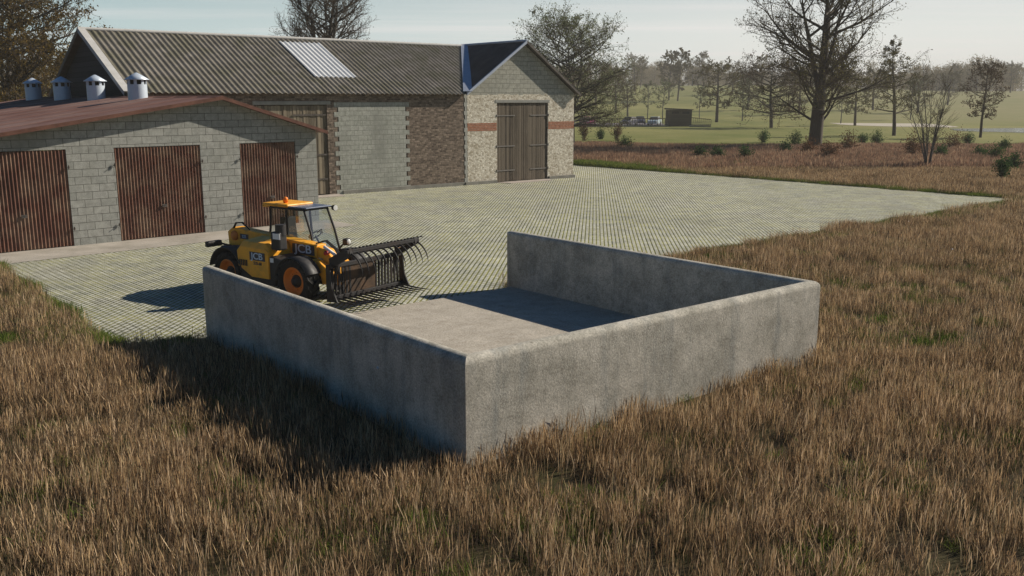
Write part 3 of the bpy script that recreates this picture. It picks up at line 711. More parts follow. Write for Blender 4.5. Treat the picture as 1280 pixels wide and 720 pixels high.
def telehandler():
    t = thing('telehandler', 'yellow telescopic loader with open grab fork parked on the paved yard', 'telehandler', (-5.36, 21.67, 0), R(-36))
    RW, WW = 0.50, 0.38; FA, RA = 1.27, -1.03; YT = 0.74
    for cx in (FA, RA):
        for s in (-1, 1): wheel_parts(t, cx, s * YT, RW if cx < 0 else 0.53, WW, s, 0.0)
    # chassis, axles and belly
    c = MB(); c.box((-1.62, -0.34, 0.42), (1.72, 0.34, 0.86), bev=0.03); c.box((FA - 0.11, -0.6, 0.4), (FA + 0.11, 0.6, 0.6), bev=0.03); c.box((RA - 0.11, -0.6, 0.4), (RA + 0.11, 0.6, 0.6), bev=0.03)
    c.box((-0.72, -0.86, 0.34), (0.62, -0.3, 0.62), bev=0.04); c.box((-0.6, 0.3, 0.36), (0.6, 0.88, 0.62), bev=0.04)
    c.build('chassis', MAT['black'], t)
    for cx, a0, a1 in ((FA, 25, 168), (RA, 12, 168)):
        for s in (-1, 1): fender(t, cx, s * 0.54, s * 0.95, RW, a0, a1)
    # engine cover on the right side
    e = MB(); poly = [(-0.56, 0.72), (-0.60, 1.08), (-0.46, 1.30), (0.36, 1.30), (0.50, 1.12), (0.50, 0.50), (-0.10, 0.50)]
    bm = bmesh.new(); a_ = [bm.verts.new((x, -0.93, z if z < 1.2 else z - 0.12)) for x, z in poly]; b_ = [bm.verts.new((x, -0.26, z + (0.06 if z > 1.2 else 0))) for x, z in poly]; nn = len(poly)
    m_ = [bm.verts.new((x, -0.84, z)) for x, z in poly]
    bm.faces.new(a_); bm.faces.new(b_[::-1])
    for i in range(nn):
        j = (i + 1) % nn; bm.faces.new((a_[i], m_[i], m_[j], a_[j])); bm.faces.new((m_[i], b_[i], b_[j], m_[j]))
    bmesh.ops.recalc_face_normals(bm, faces=bm.faces[:]); bmesh.ops.bevel(bm, geom=bm.edges[:], offset=0.02, segments=2, profile=0.5, affect='EDGES')
    e.bm(bm); cov = e.build('engine_cover', MAT['yellow'], t)
    g = MB(); g.box((-0.12, -0.945, 0.90), (0.40, -0.934, 1.09)); g.build('decal', MAT['decalblue'], cov)
    letters('JCB', 0.21, MR(0.14, -0.948, 0.995), 'logo', MAT['letter'], cov, fx=1.25)
    letters('525-60', 0.10, MR(0.14, -0.936, 0.83), 'model_number', MAT['decalblue'], cov)
    g = MB()
    for i in range(5): g.box((-0.50 + i * 0.06, -0.945, 0.74), (-0.47 + i * 0.06, -0.93, 0.88))
    g.build('grille', MAT['black'], cov)
    # black sloping panel in front of the cover
    e = MB(); e.prism([(0.51, 0.50), (0.51, 1.02), (0.58, 1.04), (0.80, 1.00), (0.95, 0.98), (0.90, 0.80), (0.72, 0.50)], -0.90, -0.28, 'y', bev=0.02); e.build('side_panel', MAT['black'], t)
    e = MB(); e.box((0.55, -0.912, 0.90), (0.66, -0.902, 1.00)); e.build('warning_label', MAT['white'], t)
    # boom with its rear pivot, inner section and nose
    b = MB(); yb0, yb1 = -0.24, 0.06
    b.prism([(-1.78, 1.02), (-1.80, 1.34), (-1.60, 1.46), (-1.30, 1.44), (1.35, 1.28), (1.35, 0.98), (-0.9, 1.14), (-1.35, 1.06), (-1.5, 0.9), (-1.7, 0.9)], yb0, yb1, 'y', bev=0.015)
    boom = b.build('boom', MAT['yellow'], t)
    g = MB(); g.lathe([(0.0, -0.30), (0.10, -0.30), (0.12, -0.27), (0.12, 0.10), (0.0, 0.10)], 'y', (-1.52, 0, 1.26), 20); g.build('pivot_pin', MAT['orange'], boom)
    g = MB(); g.box((-1.33, yb0 - 0.006, 1.20), (-1.02, yb0 - 0.001, 1.32)); g.build('decal', MAT['decalblue'], boom)
    g = MB(); g.box((0.55, yb0 - 0.012, 1.03), (1.28, yb0 - 0.001, 1.26)); g.build('decal', MAT['decalblue'], boom)
    letters('JCB', 0.27, MR(0.915, yb0 - 0.016, 1.15), 'logo', MAT['letter'], boom, fx=1.35)
    letters('525', 0.10, MR(-1.175, yb0 - 0.009, 1.26), 'model_number', MAT['letter'], boom)
    g = MB(); g.prism([(1.352, 1.24), (1.62, 1.20), (1.98, 0.86), (2.06, 0.46), (1.90, 0.42), (1.74, 0.74), (1.50, 0.98), (1.352, 1.0)], yb0 + 0.03, yb1 - 0.03, 'y', bev=0.015); nose = g.build('boom_nose', MAT['yellow'], boom)
    g = MB(); g.tube([(1.55, -0.19, 1.26), (1.86, -0.19, 1.12), (2.20, -0.19, 0.86)], [0.035, 0.04, 0.04], 10); g.build('tilt_cylinder', MAT['white'], boom)
    g = MB(); g.lathe([(0.0, -0.05), (0.05, -0.05), (0.05, 0.05), (0, 0.05)], 'y', (1.70, -0.26, 1.14), 12); g.build('hose_coupling', MAT['red'], boom)
    g = MB()
    for dy in (0, 0.03, 0.06): g.tube([(1.30, -0.20 + dy, 1.31), (1.6, -0.20 + dy, 1.40), (1.9, -0.20 + dy, 1.24), (2.1, -0.18 + dy, 0.96), (2.35, -0.16 + dy, 0.8)], 0.016, 6)
    g.build('hydraulic_hose', MAT['rubber'], boom); g = MB()
    for dy in (0, 0.03): g.tube([(-1.55, -0.26 + dy, 1.44), (-1.42, -0.28 + dy, 1.58), (-1.22, -0.26 + dy, 1.60), (-0.98, -0.22, 1.44)], 0.016, 6)
    g.build('hydraulic_hose', MAT['rubber'], boom)
    g = MB(); g.tube([(0.35, -0.08, 0.8), (1.0, -0.09, 1.02)], 0.06, 12); g.tube([(1.0, -0.09, 1.02), (1.25, -0.09, 1.10)], 0.035, 10, mi=1); g.build('lift_cylinder', [MAT['black'], MAT['chrome']], t)
    # front lower frame and headlamp housings
    g = MB(); g.prism([(1.72, 0.44), (1.96, 0.50), (1.98, 0.72), (1.62, 0.96), (1.40, 1.00), (1.42, 0.9), (1.66, 0.62)], -0.44, -0.26, 'y', bev=0.02); g.prism([(1.72, 0.44), (1.96, 0.50), (1.98, 0.72), (1.62, 0.96), (1.40, 1.00), (1.42, 0.9), (1.66, 0.62)], 0.2, 0.4, 'y', bev=0.02)
    g.box((1.70, -0.26, 0.46), (1.92, 0.2, 0.66), bev=0.02); g.build('front_frame', MAT['yellow'], t)
    for s in (1,):
        h = MB(); h.tube([(1.18, s * 0.62, 1.08), (1.38, s * 0.62, 1.26)], 0.02, 6); h.box((1.36, s * 0.62 - 0.08, 1.18), (1.50, s * 0.62 + 0.08, 1.34), bev=0.03); hl = h.build('headlight', MAT['black'], t)
        h = MB(); h.lathe([(0.065, 1.501), (0.05, 1.515), (0, 1.52)], 'x', (0, s * 0.62, 1.26), 16); h.build('lens', MAT['lens'], hl)
    # rear: counterweight, tail lamps on a bar
    g = MB(); g.box((-1.92, -0.42, 0.48), (-1.50, 0.62, 1.00), bev=0.05); g.build('counterweight', MAT['black'], t)
    g = MB(); g.box((-1.86, -0.88, 1.02), (-1.74, -0.46, 1.16), bev=0.025); g.tube([(-1.80, -0.48, 1.08), (-1.60, -0.30, 1.0)], 0.025, 8); tl = g.build('tail_light', MAT['black'], t)
    g = MB(); g.box((-1.872, -0.84, 1.05), (-1.862, -0.6, 1.13)); g.build('lens', MAT['red'], tl)
    # cab on the left side
    zb, zr_ = 0.72, 1.98; y0, y1 = 0.12, 0.90
    fr = MB(); pr = 0.028
    Afl, Afr = (0.90, y1, 1.0), (0.90, y0, 1.0); Tfl, Tfr = (0.56, y1 - 0.04, zr_), (0.56, y0 + 0.02, zr_)
    Bl, Br = (-0.02, y1, 0.9), (-0.02, y0, 0.9); TBl, TBr = (-0.06, y1 - 0.04, zr_), (-0.06, y0 + 0.02, zr_)
    Cl, Cr = (-0.72, y1, 1.0), (-0.72, y0, 1.0); TCl, TCr = (-0.62, y1 - 0.04, zr_), (-0.62, y0 + 0.02, zr_)
    for a, b in ((Afl, Tfl), (Afr, Tfr), (Cl, TCl), (Cr, TCr)): fr.tube([a, ((a[0] + b[0]) / 2 + 0.03, (a[1] + b[1]) / 2, (a[2] + b[2]) / 2), b], pr, 8)
    for a, b in ((Bl, TBl), (Br, TBr)): fr.tube([a, b], pr, 8)
    for a, b in ((Tfl, Tfr), (Tfl, TCl), (Tfr, TCr), (TCl, TCr), (Afl, Afr), (Afl, Cl), (Afr, Cr), (Cl, Cr)): fr.tube([a, b], pr, 8)
    cab = fr.build('cab', MAT['black'], t)
    g = MB(); g.prism([(-0.78, 0.60), (-0.76, 1.02), (0.90, 1.02), (0.98, 0.9), (0.92, 0.60)], y0 + 0.01, y1 + 0.0, 'y', bev=0.02); g.build('cab_floor_tub', MAT['black'], cab)
    g = MB()
    for q in ((Afl, Afr, Tfr, Tfl), (Cl, Cr, TCr, TCl), (Afl, Bl, TBl, Tfl), (Bl, Cl, TCl, TBl), (Afr, Br, TBr, Tfr), (Br, Cr, TCr, TBr)): g.add(q, [(0, 1, 2, 3)])
    g.build('window', MAT['glass'], cab)
    g = MB(); g.box((-0.82, y0 - 0.02, zr_ + 0.02), (0.02, y1 + 0.02, zr_ + 0.10), bev=0.03); g.box((-0.98, y0 + 0.06, zr_ - 0.03), (-0.80, y1 - 0.08, zr_ + 0.08), bev=0.03); g.build('roof', MAT['yellow'], cab)
    g = MB(); g.box((0.03, y0 - 0.01, zr_ + 0.025), (0.66, y1 + 0.01, zr_ + 0.06), bev=0.012); g.build('roof_window', MAT['rooftop'], cab)
    for k in range(5):
        pass
    g = MB(); g.lathe([(0.05, zr_ + 0.1), (0.05, zr_ + 0.13), (0.062, zr_ + 0.13), (0.058, zr_ + 0.22), (0.03, zr_ + 0.245), (0, zr_ + 0.245)], 'z', (-0.28, y0 + 0.2, 0), 16); g.build('beacon', MAT['beacon'], cab)
    for (x, y) in ((0.72, y1 + 0.02),):
        g = MB(); g.tube([(0.56, y, zr_ + 0.02), (x, y, zr_ + 0.03)], 0.018, 6); g.lathe([(0.0, -0.06), (0.06, -0.05), (0.075, 0.03), (0.07, 0.035)], 'x', (x + 0.03, y, zr_ + 0.0), 14); wl = g.build('work_light', MAT['black'], cab)
        g = MB(); g.lathe([(0.068, x + 0.066), (0, x + 0.07)], 'x', (0, y, zr_), 14); g.build('lens', MAT['lens'], wl)
    g = MB(); g.box((-0.42, y0 + 0.16, 1.02), (0.08, y1 - 0.16, 1.16), bev=0.04); g.prism([(-0.48, 1.12), (-0.34, 1.12), (-0.42, 1.72), (-0.52, 1.72)], y0 + 0.18, y1 - 0.18, 'y', bev=0.03); g.build('seat', MAT['seat'], cab)
    g = MB(); g.tube([(0.75, 0.5, 1.02), (0.52, 0.5, 1.34)], 0.025, 8)
    for i in range(16):
        a = 2 * math.pi * i / 16; b = 2 * math.pi * (i + 1) / 16
        P_ = lambda a: (0.50 + 0.17 * math.cos(a) * 0.6, 0.5 + 0.17 * math.sin(a), 1.36 + 0.17 * math.cos(a) * 0.55)
        g.tube([P_(a), P_(b)], 0.014, 6)
    g.build('steering_wheel', MAT['black'], cab)
    # exhaust / mirror block beside the boom with a white plate
    g = MB(); g.box((0.46, -0.80, 1.16), (0.76, -0.56, 1.58), bev=0.04); g.tube([(0.66, -0.66, 1.5), (0.66, -0.66, 1.74)], 0.12, 14); mir = g.build('air_intake', MAT['black'], t)
    g = MB(); g.box((0.56, -0.812, 1.42), (0.80, -0.802, 1.55)); g.build('number_plate', MAT['white'], mir)
    g = MB(); g.tube([(1.0, y0, 1.5), (1.22, y0 - 0.06, 1.6), (1.24, y0 - 0.06, 1.5)], 0.012, 6); g.build('mirror', MAT['black'], t)
    # ---- grab fork
    fx, fz, fw, fh = 2.66, 0.29, 1.12, 0.80
    g = MB()
    g.box((2.30, -0.36, 0.50), (2.46, 0.16, 0.96), bev=0.02); g.box((2.44, -0.52, 0.38), (fx - 0.02, -0.44, 1.06), bev=0.01); g.box((2.44, 0.26, 0.38), (fx - 0.02, 0.34, 1.06), bev=0.01); g.box((2.02, -0.2, 0.5), (2.32, 0.0, 0.7), bev=0.02)
    carr = g.build('carriage', MAT['steel'], t)
    g = MB()
    g.box((fx - 0.05, -fw, fz), (fx + 0.06, fw, fz + 0.12), bev=0.01); g.box((fx - 0.04, -fw, fz + fh - 0.09), (fx + 0.04, fw, fz + fh), bev=0.01)
    for s in (-1, 1): g.prism([(fx - 0.06, fz), (fx + 0.26, fz + 0.02), (fx + 0.10, fz + 0.30), (fx + 0.05, fz + fh), (fx - 0.06, fz + fh)], s * fw - 0.015, s * fw + 0.015, 'y')
    k = 0
    y = -fw + 0.11
    while y < fw - 0.05:
        if not (-0.5 < y < 0.28): g.box((fx - 0.02, y - 0.022, fz + 0.1), (fx + 0.02, y + 0.022, fz + fh - 0.08))
        y += 0.10
    fork = g.build('fork_frame', MAT['steel'], t)
    g = MB(); g.box((fx - 0.012, -0.66, fz + 0.10), (fx + 0.012, 0.26, fz + fh - 0.08)); g.build('back_plate', MAT['rustplate'], fork)
    for i in range(14):
        y = -fw + 0.06 + i * (2 * fw - 0.12) / 13
        g = MB(); g.tube([(fx, y, fz + 0.05), (fx + 0.55, y, fz + 0.02), (fx + 0.92, y, fz + 0.03)], [0.024, 0.02, 0.004], 6); g.build('lower_tine', MAT['steel'], fork)
    # upper grab
    g = MB(); gx, gz = fx + 0.52, fz + fh + 0.30
    g.tube([(gx, -fw + 0.04, gz), (gx, fw, gz)], 0.055, 8); g.box((gx - 0.05, -fw + 0.02, gz - 0.01), (gx + 0.05, fw, gz + 0.06), bev=0.01)
    for s in (-1, 1):
        g.prism([(fx - 0.04, fz + fh - 0.05), (fx + 0.12, fz + fh - 0.02), (gx + 0.08, gz - 0.06), (gx + 0.04, gz + 0.09), (gx - 0.09, gz + 0.06), (fx - 0.06, fz + fh + 0.12)], s * (fw - 0.12) - 0.035, s * (fw - 0.12) + 0.035, 'y')
    for i in range(22): 
        y = -fw + 0.1 + i * 0.107; g.box((gx - 0.03, y, gz + 0.06), (gx + 0.03, y + 0.03, gz + 0.085))
    grab = g.build('grab_beam', MAT['steel'], fork)
    for s in (-1, 1):
        g = MB(); g.tube([(fx - 0.05, s * 0.92, fz + 0.35), (fx + 0.1, s * 0.92, fz + fh + 0.1)], 0.04, 8); g.tube([(fx + 0.1, s * 0.92, fz + fh + 0.1), (gx - 0.03, s * 0.92, gz)], 0.02, 8, mi=1); g.build('grab_cylinder', [MAT['steel'], MAT['chrome']], fork)
    for i in range(12):
        y = -fw + 0.12 + i * (2 * fw - 0.2) / 11
        g = MB(); pts = []
        for j in range(7):
            a = R(80 - j * 13); pts.append((gx + 0.46 * (math.cos(a) - math.cos(R(80))), y, gz - 0.46 + 0.46 * math.sin(a)))
        g.tube(pts, [0.024, 0.022, 0.019, 0.017, 0.014, 0.009, 0.004], 6); g.build('upper_tine', MAT['steel'], fork)
telehandler()

# ------------------------------------------------------------ trees
def leafq(mb, tint, p, size, rnd, mi):
    a = Vector((rnd.gauss(0, 1), rnd.gauss(0, 1), rnd.gauss(0, 1))).normalized(); b = a.orthogonal().normalized()
    c = Vector((rnd.gauss(0, 1), rnd.gauss(0, 1), rnd.gauss(0, 1))).normalized(); b = (c - a * c.dot(a)).normalized(); q = a.cross(b)
    s = size * (0.6 + rnd.random() * 0.8)
    mb.add([p - b * s, p + q * s * 0.55, p + b * s, p - q * s * 0.55], [(0, 1, 2, 3)], mi)
    tint.extend([rnd.random()] * 4)
def setattr_tint(o, vals):
    at = o.data.attributes.new('tint', 'FLOAT', 'POINT'); n = len(o.data.vertices)
    v = np.zeros(n, np.float32); v[:min(n, len(vals))] = vals[:n]; at.data.foreach_set('value', v)

def tree(name, label, x, y, H, seed, crown_r=0.35, clear=0.18, trunk_r=None, up=0.55, nmain=16, leaves=3000, lsize=0.09, leafm='leaf_olive', barkm='bark', forks=0, twig_r=0.012,
         shape='oval', lean=(0, 0), z=0.0, nsub=7, ntw=6, droop=0.0, fspread=0.34, skirt=0, group=None, cat='tree', twigleaf=0.7):
    rnd = random.Random(seed); trunk = MB(); crown = MB(); tint = []; trunk_r = trunk_r or H * 0.021
    def env(t):   # crown half width at relative height
        if shape == 'oval': return math.sin(math.pi * min(1, max(0, 0.12 + 0.86 * (t - clear) / (1 - clear)))) ** 0.7
        if shape == 'cone': return max(0.08, 1.0 - (t - clear) / (1 - clear)) ** 0.8
        if shape == 'vase': return 0.35 + 0.65 * min(1, (t - clear) / (1 - clear) * 1.3) if t < 0.85 else 0.8
        if shape == 'wide': return max(0.1, math.sin(math.pi * min(1, max(0, 0.25 + 0.74 * (t - clear) / (1 - clear)))) ** 0.5)
        return 1
    pool = []
    def branch(p, d, L, r, lev):
        n = max(3, int(L / (0.7 if lev < 2 else 0.35))); n = min(n, 12 if lev == 0 else (7 if lev == 1 else 4))
        pts = [p.copy()]; q = p.copy(); dd = d.copy(); rad = [r]
        wob = (0.03, 0.15, 0.22, 0.28)[min(lev, 3)]
        for i in range(n):
            dd = (dd + Vector((rnd.gauss(0, wob), rnd.gauss(0, wob), rnd.gauss(0, wob * 0.6) + (0.07 * up if lev else 0.02) - droop * (0.10 if lev >= 1 else 0)))).normalized()
            q = q + dd * (L / n); pts.append(q.copy()); rad.append(max(0.004, r * (1 - (i + 1) / n) ** 0.8 + twig_r * 0.35))
        mb = trunk if lev <= 1 else crown
        before = len(mb.v)
        mb.tube(pts, rad, (9, 6, 4, 3)[min(lev, 3)], 0, cap=False)
        if mb is crown: tint.extend([0.2] * (len(mb.v) - before))
        return pts, rad
    def along(pts, t):
        f = t * (len(pts) - 1); i = min(int(f), len(pts) - 2); return pts[i].lerp(pts[i + 1], f - i), (pts[i + 1] - pts[i]).normalized()
    def sub(pts, L, r, lev, cnt, t0=0.25):
        for k in range(cnt):
            t = t0 + (1 - t0) * (k + rnd.random()) / cnt; t = min(t, 0.99)
            p, d = along(pts, t); az = Vector((rnd.gauss(0, 1), rnd.gauss(0, 1), rnd.gauss(0, 0.7))).normalized()
            dd = (d * 0.75 + az * 0.75 + Vector((0, 0, 0.28 * up - droop * 0.3))).normalized()
            LL = L * (0.36 + 0.3 * rnd.random()) * (1.15 - 0.5 * t)
            bp, br = branch(p, dd, LL, max(twig_r, r * 0.42 * (1.1 - t * 0.6)), lev)
            if lev < 3: sub(bp, LL, r * 0.42, lev + 1, (nsub, nsub, ntw)[lev] if lev < 3 else 0)
            else:
                for _ in range(2): pool.append((bp[-1], dd, LL))
                pool.append((bp[len(bp) // 2], dd, LL))
    trunks = []
    if forks == 0:
        trunks.append(branch(Vector((0, 0, -0.1)), Vector((lean[0], lean[1], 1)).normalized(), H * 0.97, trunk_r, 0)[0])
        leaders = [(trunks[0], 1.0, 0.0)]
    else:
        hb = H * clear * 1.15; st = branch(Vector((0, 0, -0.1)), Vector((lean[0], lean[1], 1)).normalized(), hb, trunk_r * 1.0, 0)[0]
        trunk.tube([Vector((0, 0, -0.1)), st[1] if len(st) > 1 else st[-1], st[-1]], [trunk_r * 1.25, trunk_r * 1.0, trunk_r * 0.85], 10, 0, cap=False)
        leaders = []
        for k in range(forks):
            a = 2 * math.pi * (k + rnd.random() * 0.5) / forks; sp = (0.14 + rnd.random() * fspread) * (0.3 if k == 0 else 1)
            d = Vector((math.cos(a) * sp, math.sin(a) * sp, 1)).normalized(); LL = (H - hb) * (1.0 - 0.22 * rnd.random() * (k > 0))
            leaders.append((branch(st[-1] - Vector((0, 0, 0.15)), d, LL, trunk_r * (0.7 if k == 0 else 0.38), 0)[0], (0.75 if k == 0 else 1.0 / forks * 1.5), hb))
    for k in range(skirt):
        p = Vector((0, 0, H * (0.12 + 0.2 * (k + rnd.random()) / skirt))); a = k * 2.4 + rnd.random() * 0.6
        L = H * crown_r * (0.75 + 0.4 * rnd.random()); bp, br = branch(p, Vector((math.cos(a), math.sin(a), 0.25 + 0.3 * rnd.random())).normalized(), L, trunk_r * 0.2, 1); sub(bp, L, trunk_r * 0.16, 2, nsub + 3, 0.12)
    for pts, share, base in leaders:
        cnt = int(nmain * share); 
        for k in range(cnt):
            t = (k + rnd.random() * 0.8) / cnt
            t = (clear + (0.98 - clear) * t) if forks == 0 else (0.03 + 0.94 * t)
            p, d = along(pts, t); th = p.z / H
            a = k * 2.4 + rnd.random() * 0.8; out = Vector((math.cos(a), math.sin(a), 0))
            L = H * crown_r * env(max(clear, min(1, th))) * (0.75 + 0.45 * rnd.random())
            dd = (out + Vector((0, 0, up * (0.35 + 0.9 * max(0, th - clear)) - droop * 0.4 * (1 - th)))).normalized()
            r = min(trunk_r * 0.42, L * 0.022 + 0.012) * (1.15 - 0.6 * t)
            bp, br = branch(p, dd, L, r, 1); sub(bp, L, r, 2, nsub + 2, 0.18)
        sub(pts[-4:], H * 0.2, trunk_r * 0.15, 2, nsub)
    for k in range(leaves):
        if rnd.random() < twigleaf and pool: p, dd, LL = rnd.choice(pool); p = p + Vector((rnd.gauss(0, 0.14), rnd.gauss(0, 0.14), rnd.gauss(0, 0.12))) * max(0.6, LL)
        else: p, dd, LL = pool[rnd.randrange(len(pool))]; p = p - dd * LL * rnd.random()
        leafq(crown, tint, p, lsize, rnd, 1)
    t = thing(name, label, cat, (x, y, z), 0, group)
    trunk.build('trunk', MAT[barkm], t)
    c = crown.build('crown', [MAT['twig'], MAT[leafm]], t); setattr_tint(c, tint)
    return t

T = tree
def at(px, d): x, y = ray_at(px, d); return x, y, float(terrain(np.float64(x), np.float64(y)))
x, y, z = at(1022, 86); T('large_tree', 'big dark bare-limbed tree with thick forked trunk at the field edge', x, y, 16.6, 43, 0.42, 0.26, 0.62, 0.75, 18, 24000, 0.07, 'leaf_olive', 'bark', forks=6, twig_r=0.011, shape='oval', nsub=9, ntw=6, droop=0.08, fspread=0.24, skirt=9)
x, y, z = at(966, 152); T('spreading_tree', 'wide low brown tree left of the thick forked trunk', x, y, 10.6, 12, 0.62, 0.2, 0.3, 0.25, 30, 9000, 0.10, 'leaf_brown', 'bark', shape='wide', twig_r=0.017, nsub=7, ntw=5)
x, y, z = at(1121, 119); T('upright_tree', 'upright dark tree with straight trunk right of the thick forked trunk', x, y, 12.3, 13, 0.30, 0.22, 0.24, 0.4, 26, 5000, 0.085, 'leaf_olive', 'bark', shape='cone', twig_r=0.016, nsub=6, ntw=4)
x, y, z = at(1230, 113); T('small_tree', 'small round-topped dark tree standing alone at the right', x, y, 8.9, 14, 0.30, 0.26, 0.17, 0.35, 24, 4500, 0.08, 'leaf_brown', 'bark', shape='oval', twig_r=0.014, nsub=6, ntw=4)
x, y, z = at(716, 92); T('willow_tree', 'broad grey-green tree rising behind the right end of the barn', x, y, 11.9, 15, 0.43, 0.14, 0.24, 0.5, 40, 24000, 0.072, 'leaf_willow', 'bark_grey', forks=4, twig_r=0.009, shape='wide', nsub=8, ntw=6, droop=0.1, fspread=0.25)
x, y, z = at(410, 78); T('bare_tree', 'bare dark tree showing above the barn roof', x, y, 14.9, 16, 0.25, 0.3, 0.36, 0.8, 44, 9000, 0.05, 'leaf_brown', 'bark', forks=5, twig_r=0.011, shape='oval', nsub=8, ntw=7, fspread=0.22)
x, y, z = at(8, 58); T('autumn_tree', 'tall autumn tree with golden leaves at the far left behind the vents', x, y, 13.6, 17, 0.32, 0.12, 0.32, 0.5, 40, 42000, 0.07, 'leaf_gold', 'bark_grey', forks=4, twig_r=0.011, shape='wide', nsub=7, ntw=6, droop=0.1, fspread=0.25)
x, y, z = at(62, 66); T('autumn_tree', 'lower golden-brown tree between the tall autumn tree and the barn gable', x, y, 8.4, 18, 0.36, 0.1, 0.2, 0.5, 26, 12000, 0.085, 'leaf_gold', 'bark_grey', shape='wide', twig_r=0.012, nsub=6, ntw=5)

# many-stemmed bare shrub by the yard
def stems(px, d, H, seed):
    rnd = random.Random(seed); x, y, z = at(px, d); tr = MB(); tw = MB(); tint = []
    for k in range(9):
        a = k * 0.7 + rnd.random() * 0.5; sp = 0.06 + rnd.random() * 0.42
        dd = Vector((math.cos(a) * sp, math.sin(a) * sp * 0.8, 1)).normalized(); L = H * (0.62 + rnd.random() * 0.4)
        p = Vector((rnd.gauss(0, 0.12), rnd.gauss(0, 0.12), -0.1)); pts = [p.copy()]; rad = [0.075 - 0.03 * rnd.random()]; r0 = rad[0]
        for i in range(9):
            dd = (dd + Vector((rnd.gauss(0, 0.04), rnd.gauss(0, 0.04), 0.01))).normalized(); p = p + dd * L / 9; pts.append(p.copy()); rad.append(max(0.008, r0 * (1 - (i + 1) / 9.5)))
        tr.tube(pts, rad, 7, 0, cap=False)
        for j in range(20):
            i = rnd.randrange(2, 9); q = pts[i].lerp(pts[i + 1] if i < 9 else pts[i], rnd.random()); od = Vector((rnd.gauss(0, 1), rnd.gauss(0, 1), 0.9)).normalized(); l = 0.5 + rnd.random() * 1.1
            e = [q]; dd2 = od
            for s in range(4): dd2 = (dd2 + Vector((rnd.gauss(0, 0.15), rnd.gauss(0, 0.15), 0.08))).normalized(); e.append(e[-1] + dd2 * l / 4)
            tw.tube(e, [0.012, 0.01, 0.009, 0.007, 0.004], 3, 0, cap=False)
            for s in range(3):
                b = e[1 + s]; d3 = (dd2 + Vector((rnd.gauss(0, 0.6), rnd.gauss(0, 0.6), 0.3))).normalized(); tw.tube([b, b + d3 * l * 0.2, b + d3 * l * 0.42 + Vector((0, 0, 0.03))], [0.008, 0.006, 0.003], 3, 0, cap=False)
    t = thing('bare_shrub', 'bare many-stemmed grey shrub growing from the brown grass beside the yard', 'shrub', (x, y, z))
    tr.build('stem', MAT['bark_grey'], t); tw.build('twigs', MAT['twig'], t)
stems(1167, 61.5, 6.9, 4)

# meadow trees: four patterns, copies share their meshes
def mid(px, d, H, seed, label, **k): x, y, z = at(px, d); return T('meadow_tree', label, x, y, H, seed, z=z, group='trees scattered over the meadow', **k)
p1 = mid(897, 188, 11.6, 21, 'dark round-headed tree right of the far wooden hut', crown_r=0.40, clear=0.25, trunk_r=0.34, up=0.4, nmain=20, leaves=5200, lsize=0.13, leafm='leaf_olive', twig_r=0.03, shape='oval', nsub=5, ntw=3)
p2 = mid(929, 196, 8.4, 22, 'thin pale sapling between the round-headed tree and the wide brown tree', crown_r=0.28, clear=0.3, trunk_r=0.12, up=0.7, nmain=14, leaves=700, lsize=0.14, leafm='leaf_willow', barkm='bark_grey', twig_r=0.024, shape='oval', nsub=4, ntw=3)
p3 = mid(847, 330, 17.5, 23, 'tall slender tree on the hillside directly above the far hut', crown_r=0.24, clear=0.2, trunk_r=0.3, up=0.6, nmain=20, leaves=4500, lsize=0.24, leafm='leaf_olive', twig_r=0.05, shape='oval', nsub=5, ntw=3)
def cp(src, px, d, s, rz, label):
    x, y, z = at(px, d); o = copy_tree(src); o.location = (x, y, z); o.scale = (s, s, s); o.rotation_euler = (0, 0, rz); o['label'] = label; return o
cp(p3, 836, 336, 0.96, 2.0, 'tall slender tree just left of the tallest hillside tree over the hut')
cp(p2, 810, 208, 0.95, 1.0, 'thin sapling on the slope above the pale blue car')
cp(p2, 829, 202, 1.0, 2.4, 'thin sapling just left of the far wooden hut')
cp(p2, 875, 215, 0.85, 3.3, 'low thin sapling on the slope behind the iron ramp fence')
cp(p1, 793, 430, 1.35, 1.7, 'round dark tree in front of the wood, left of the two slender hillside trees')
cp(p3, 879, 440, 0.95, 4.0, 'medium tree at the wood edge above the round-headed meadow tree')
cp(p1, 915, 380, 1.05, 5.0, 'dark tree on the upper slope above the thin pale sapling')
cp(p2, 1053, 178, 0.8, 0.5, 'thin sapling seen under the right limbs of the thick forked tree')
cp(p1, 1071, 165, 0.72, 2.2, 'short dark tree close behind the thick forked tree on its right')
cp(p1, 1148, 240, 0.8, 3.6, 'dark tree behind the bare many-stemmed shrub')
cp(p3, 1190, 480, 0.75, 1.3, 'slim tree in front of the right-hand wood beyond the shrub')
cp(p1, 1262, 420, 1.1, 0.9, 'round tree before the wood at the right edge')
cp(p1, 935, 260, 0.9, 4.4, 'dark tree half hidden behind the wide brown tree')
cp(p1, 770, 250, 1.0, 1.1, 'dark tree showing through the lower limbs of the grey-green tree')
cp(p1, 745, 300, 1.2, 2.9, 'dark tree mostly hidden behind the grey-green tree')
cp(p1, 1000, 230, 0.9, 0.2, 'dark tree seen just left of the thick forked trunk')
cp(p3, 1105, 420, 0.8, 0.2, 'slim hillside tree left of the upright dark tree')

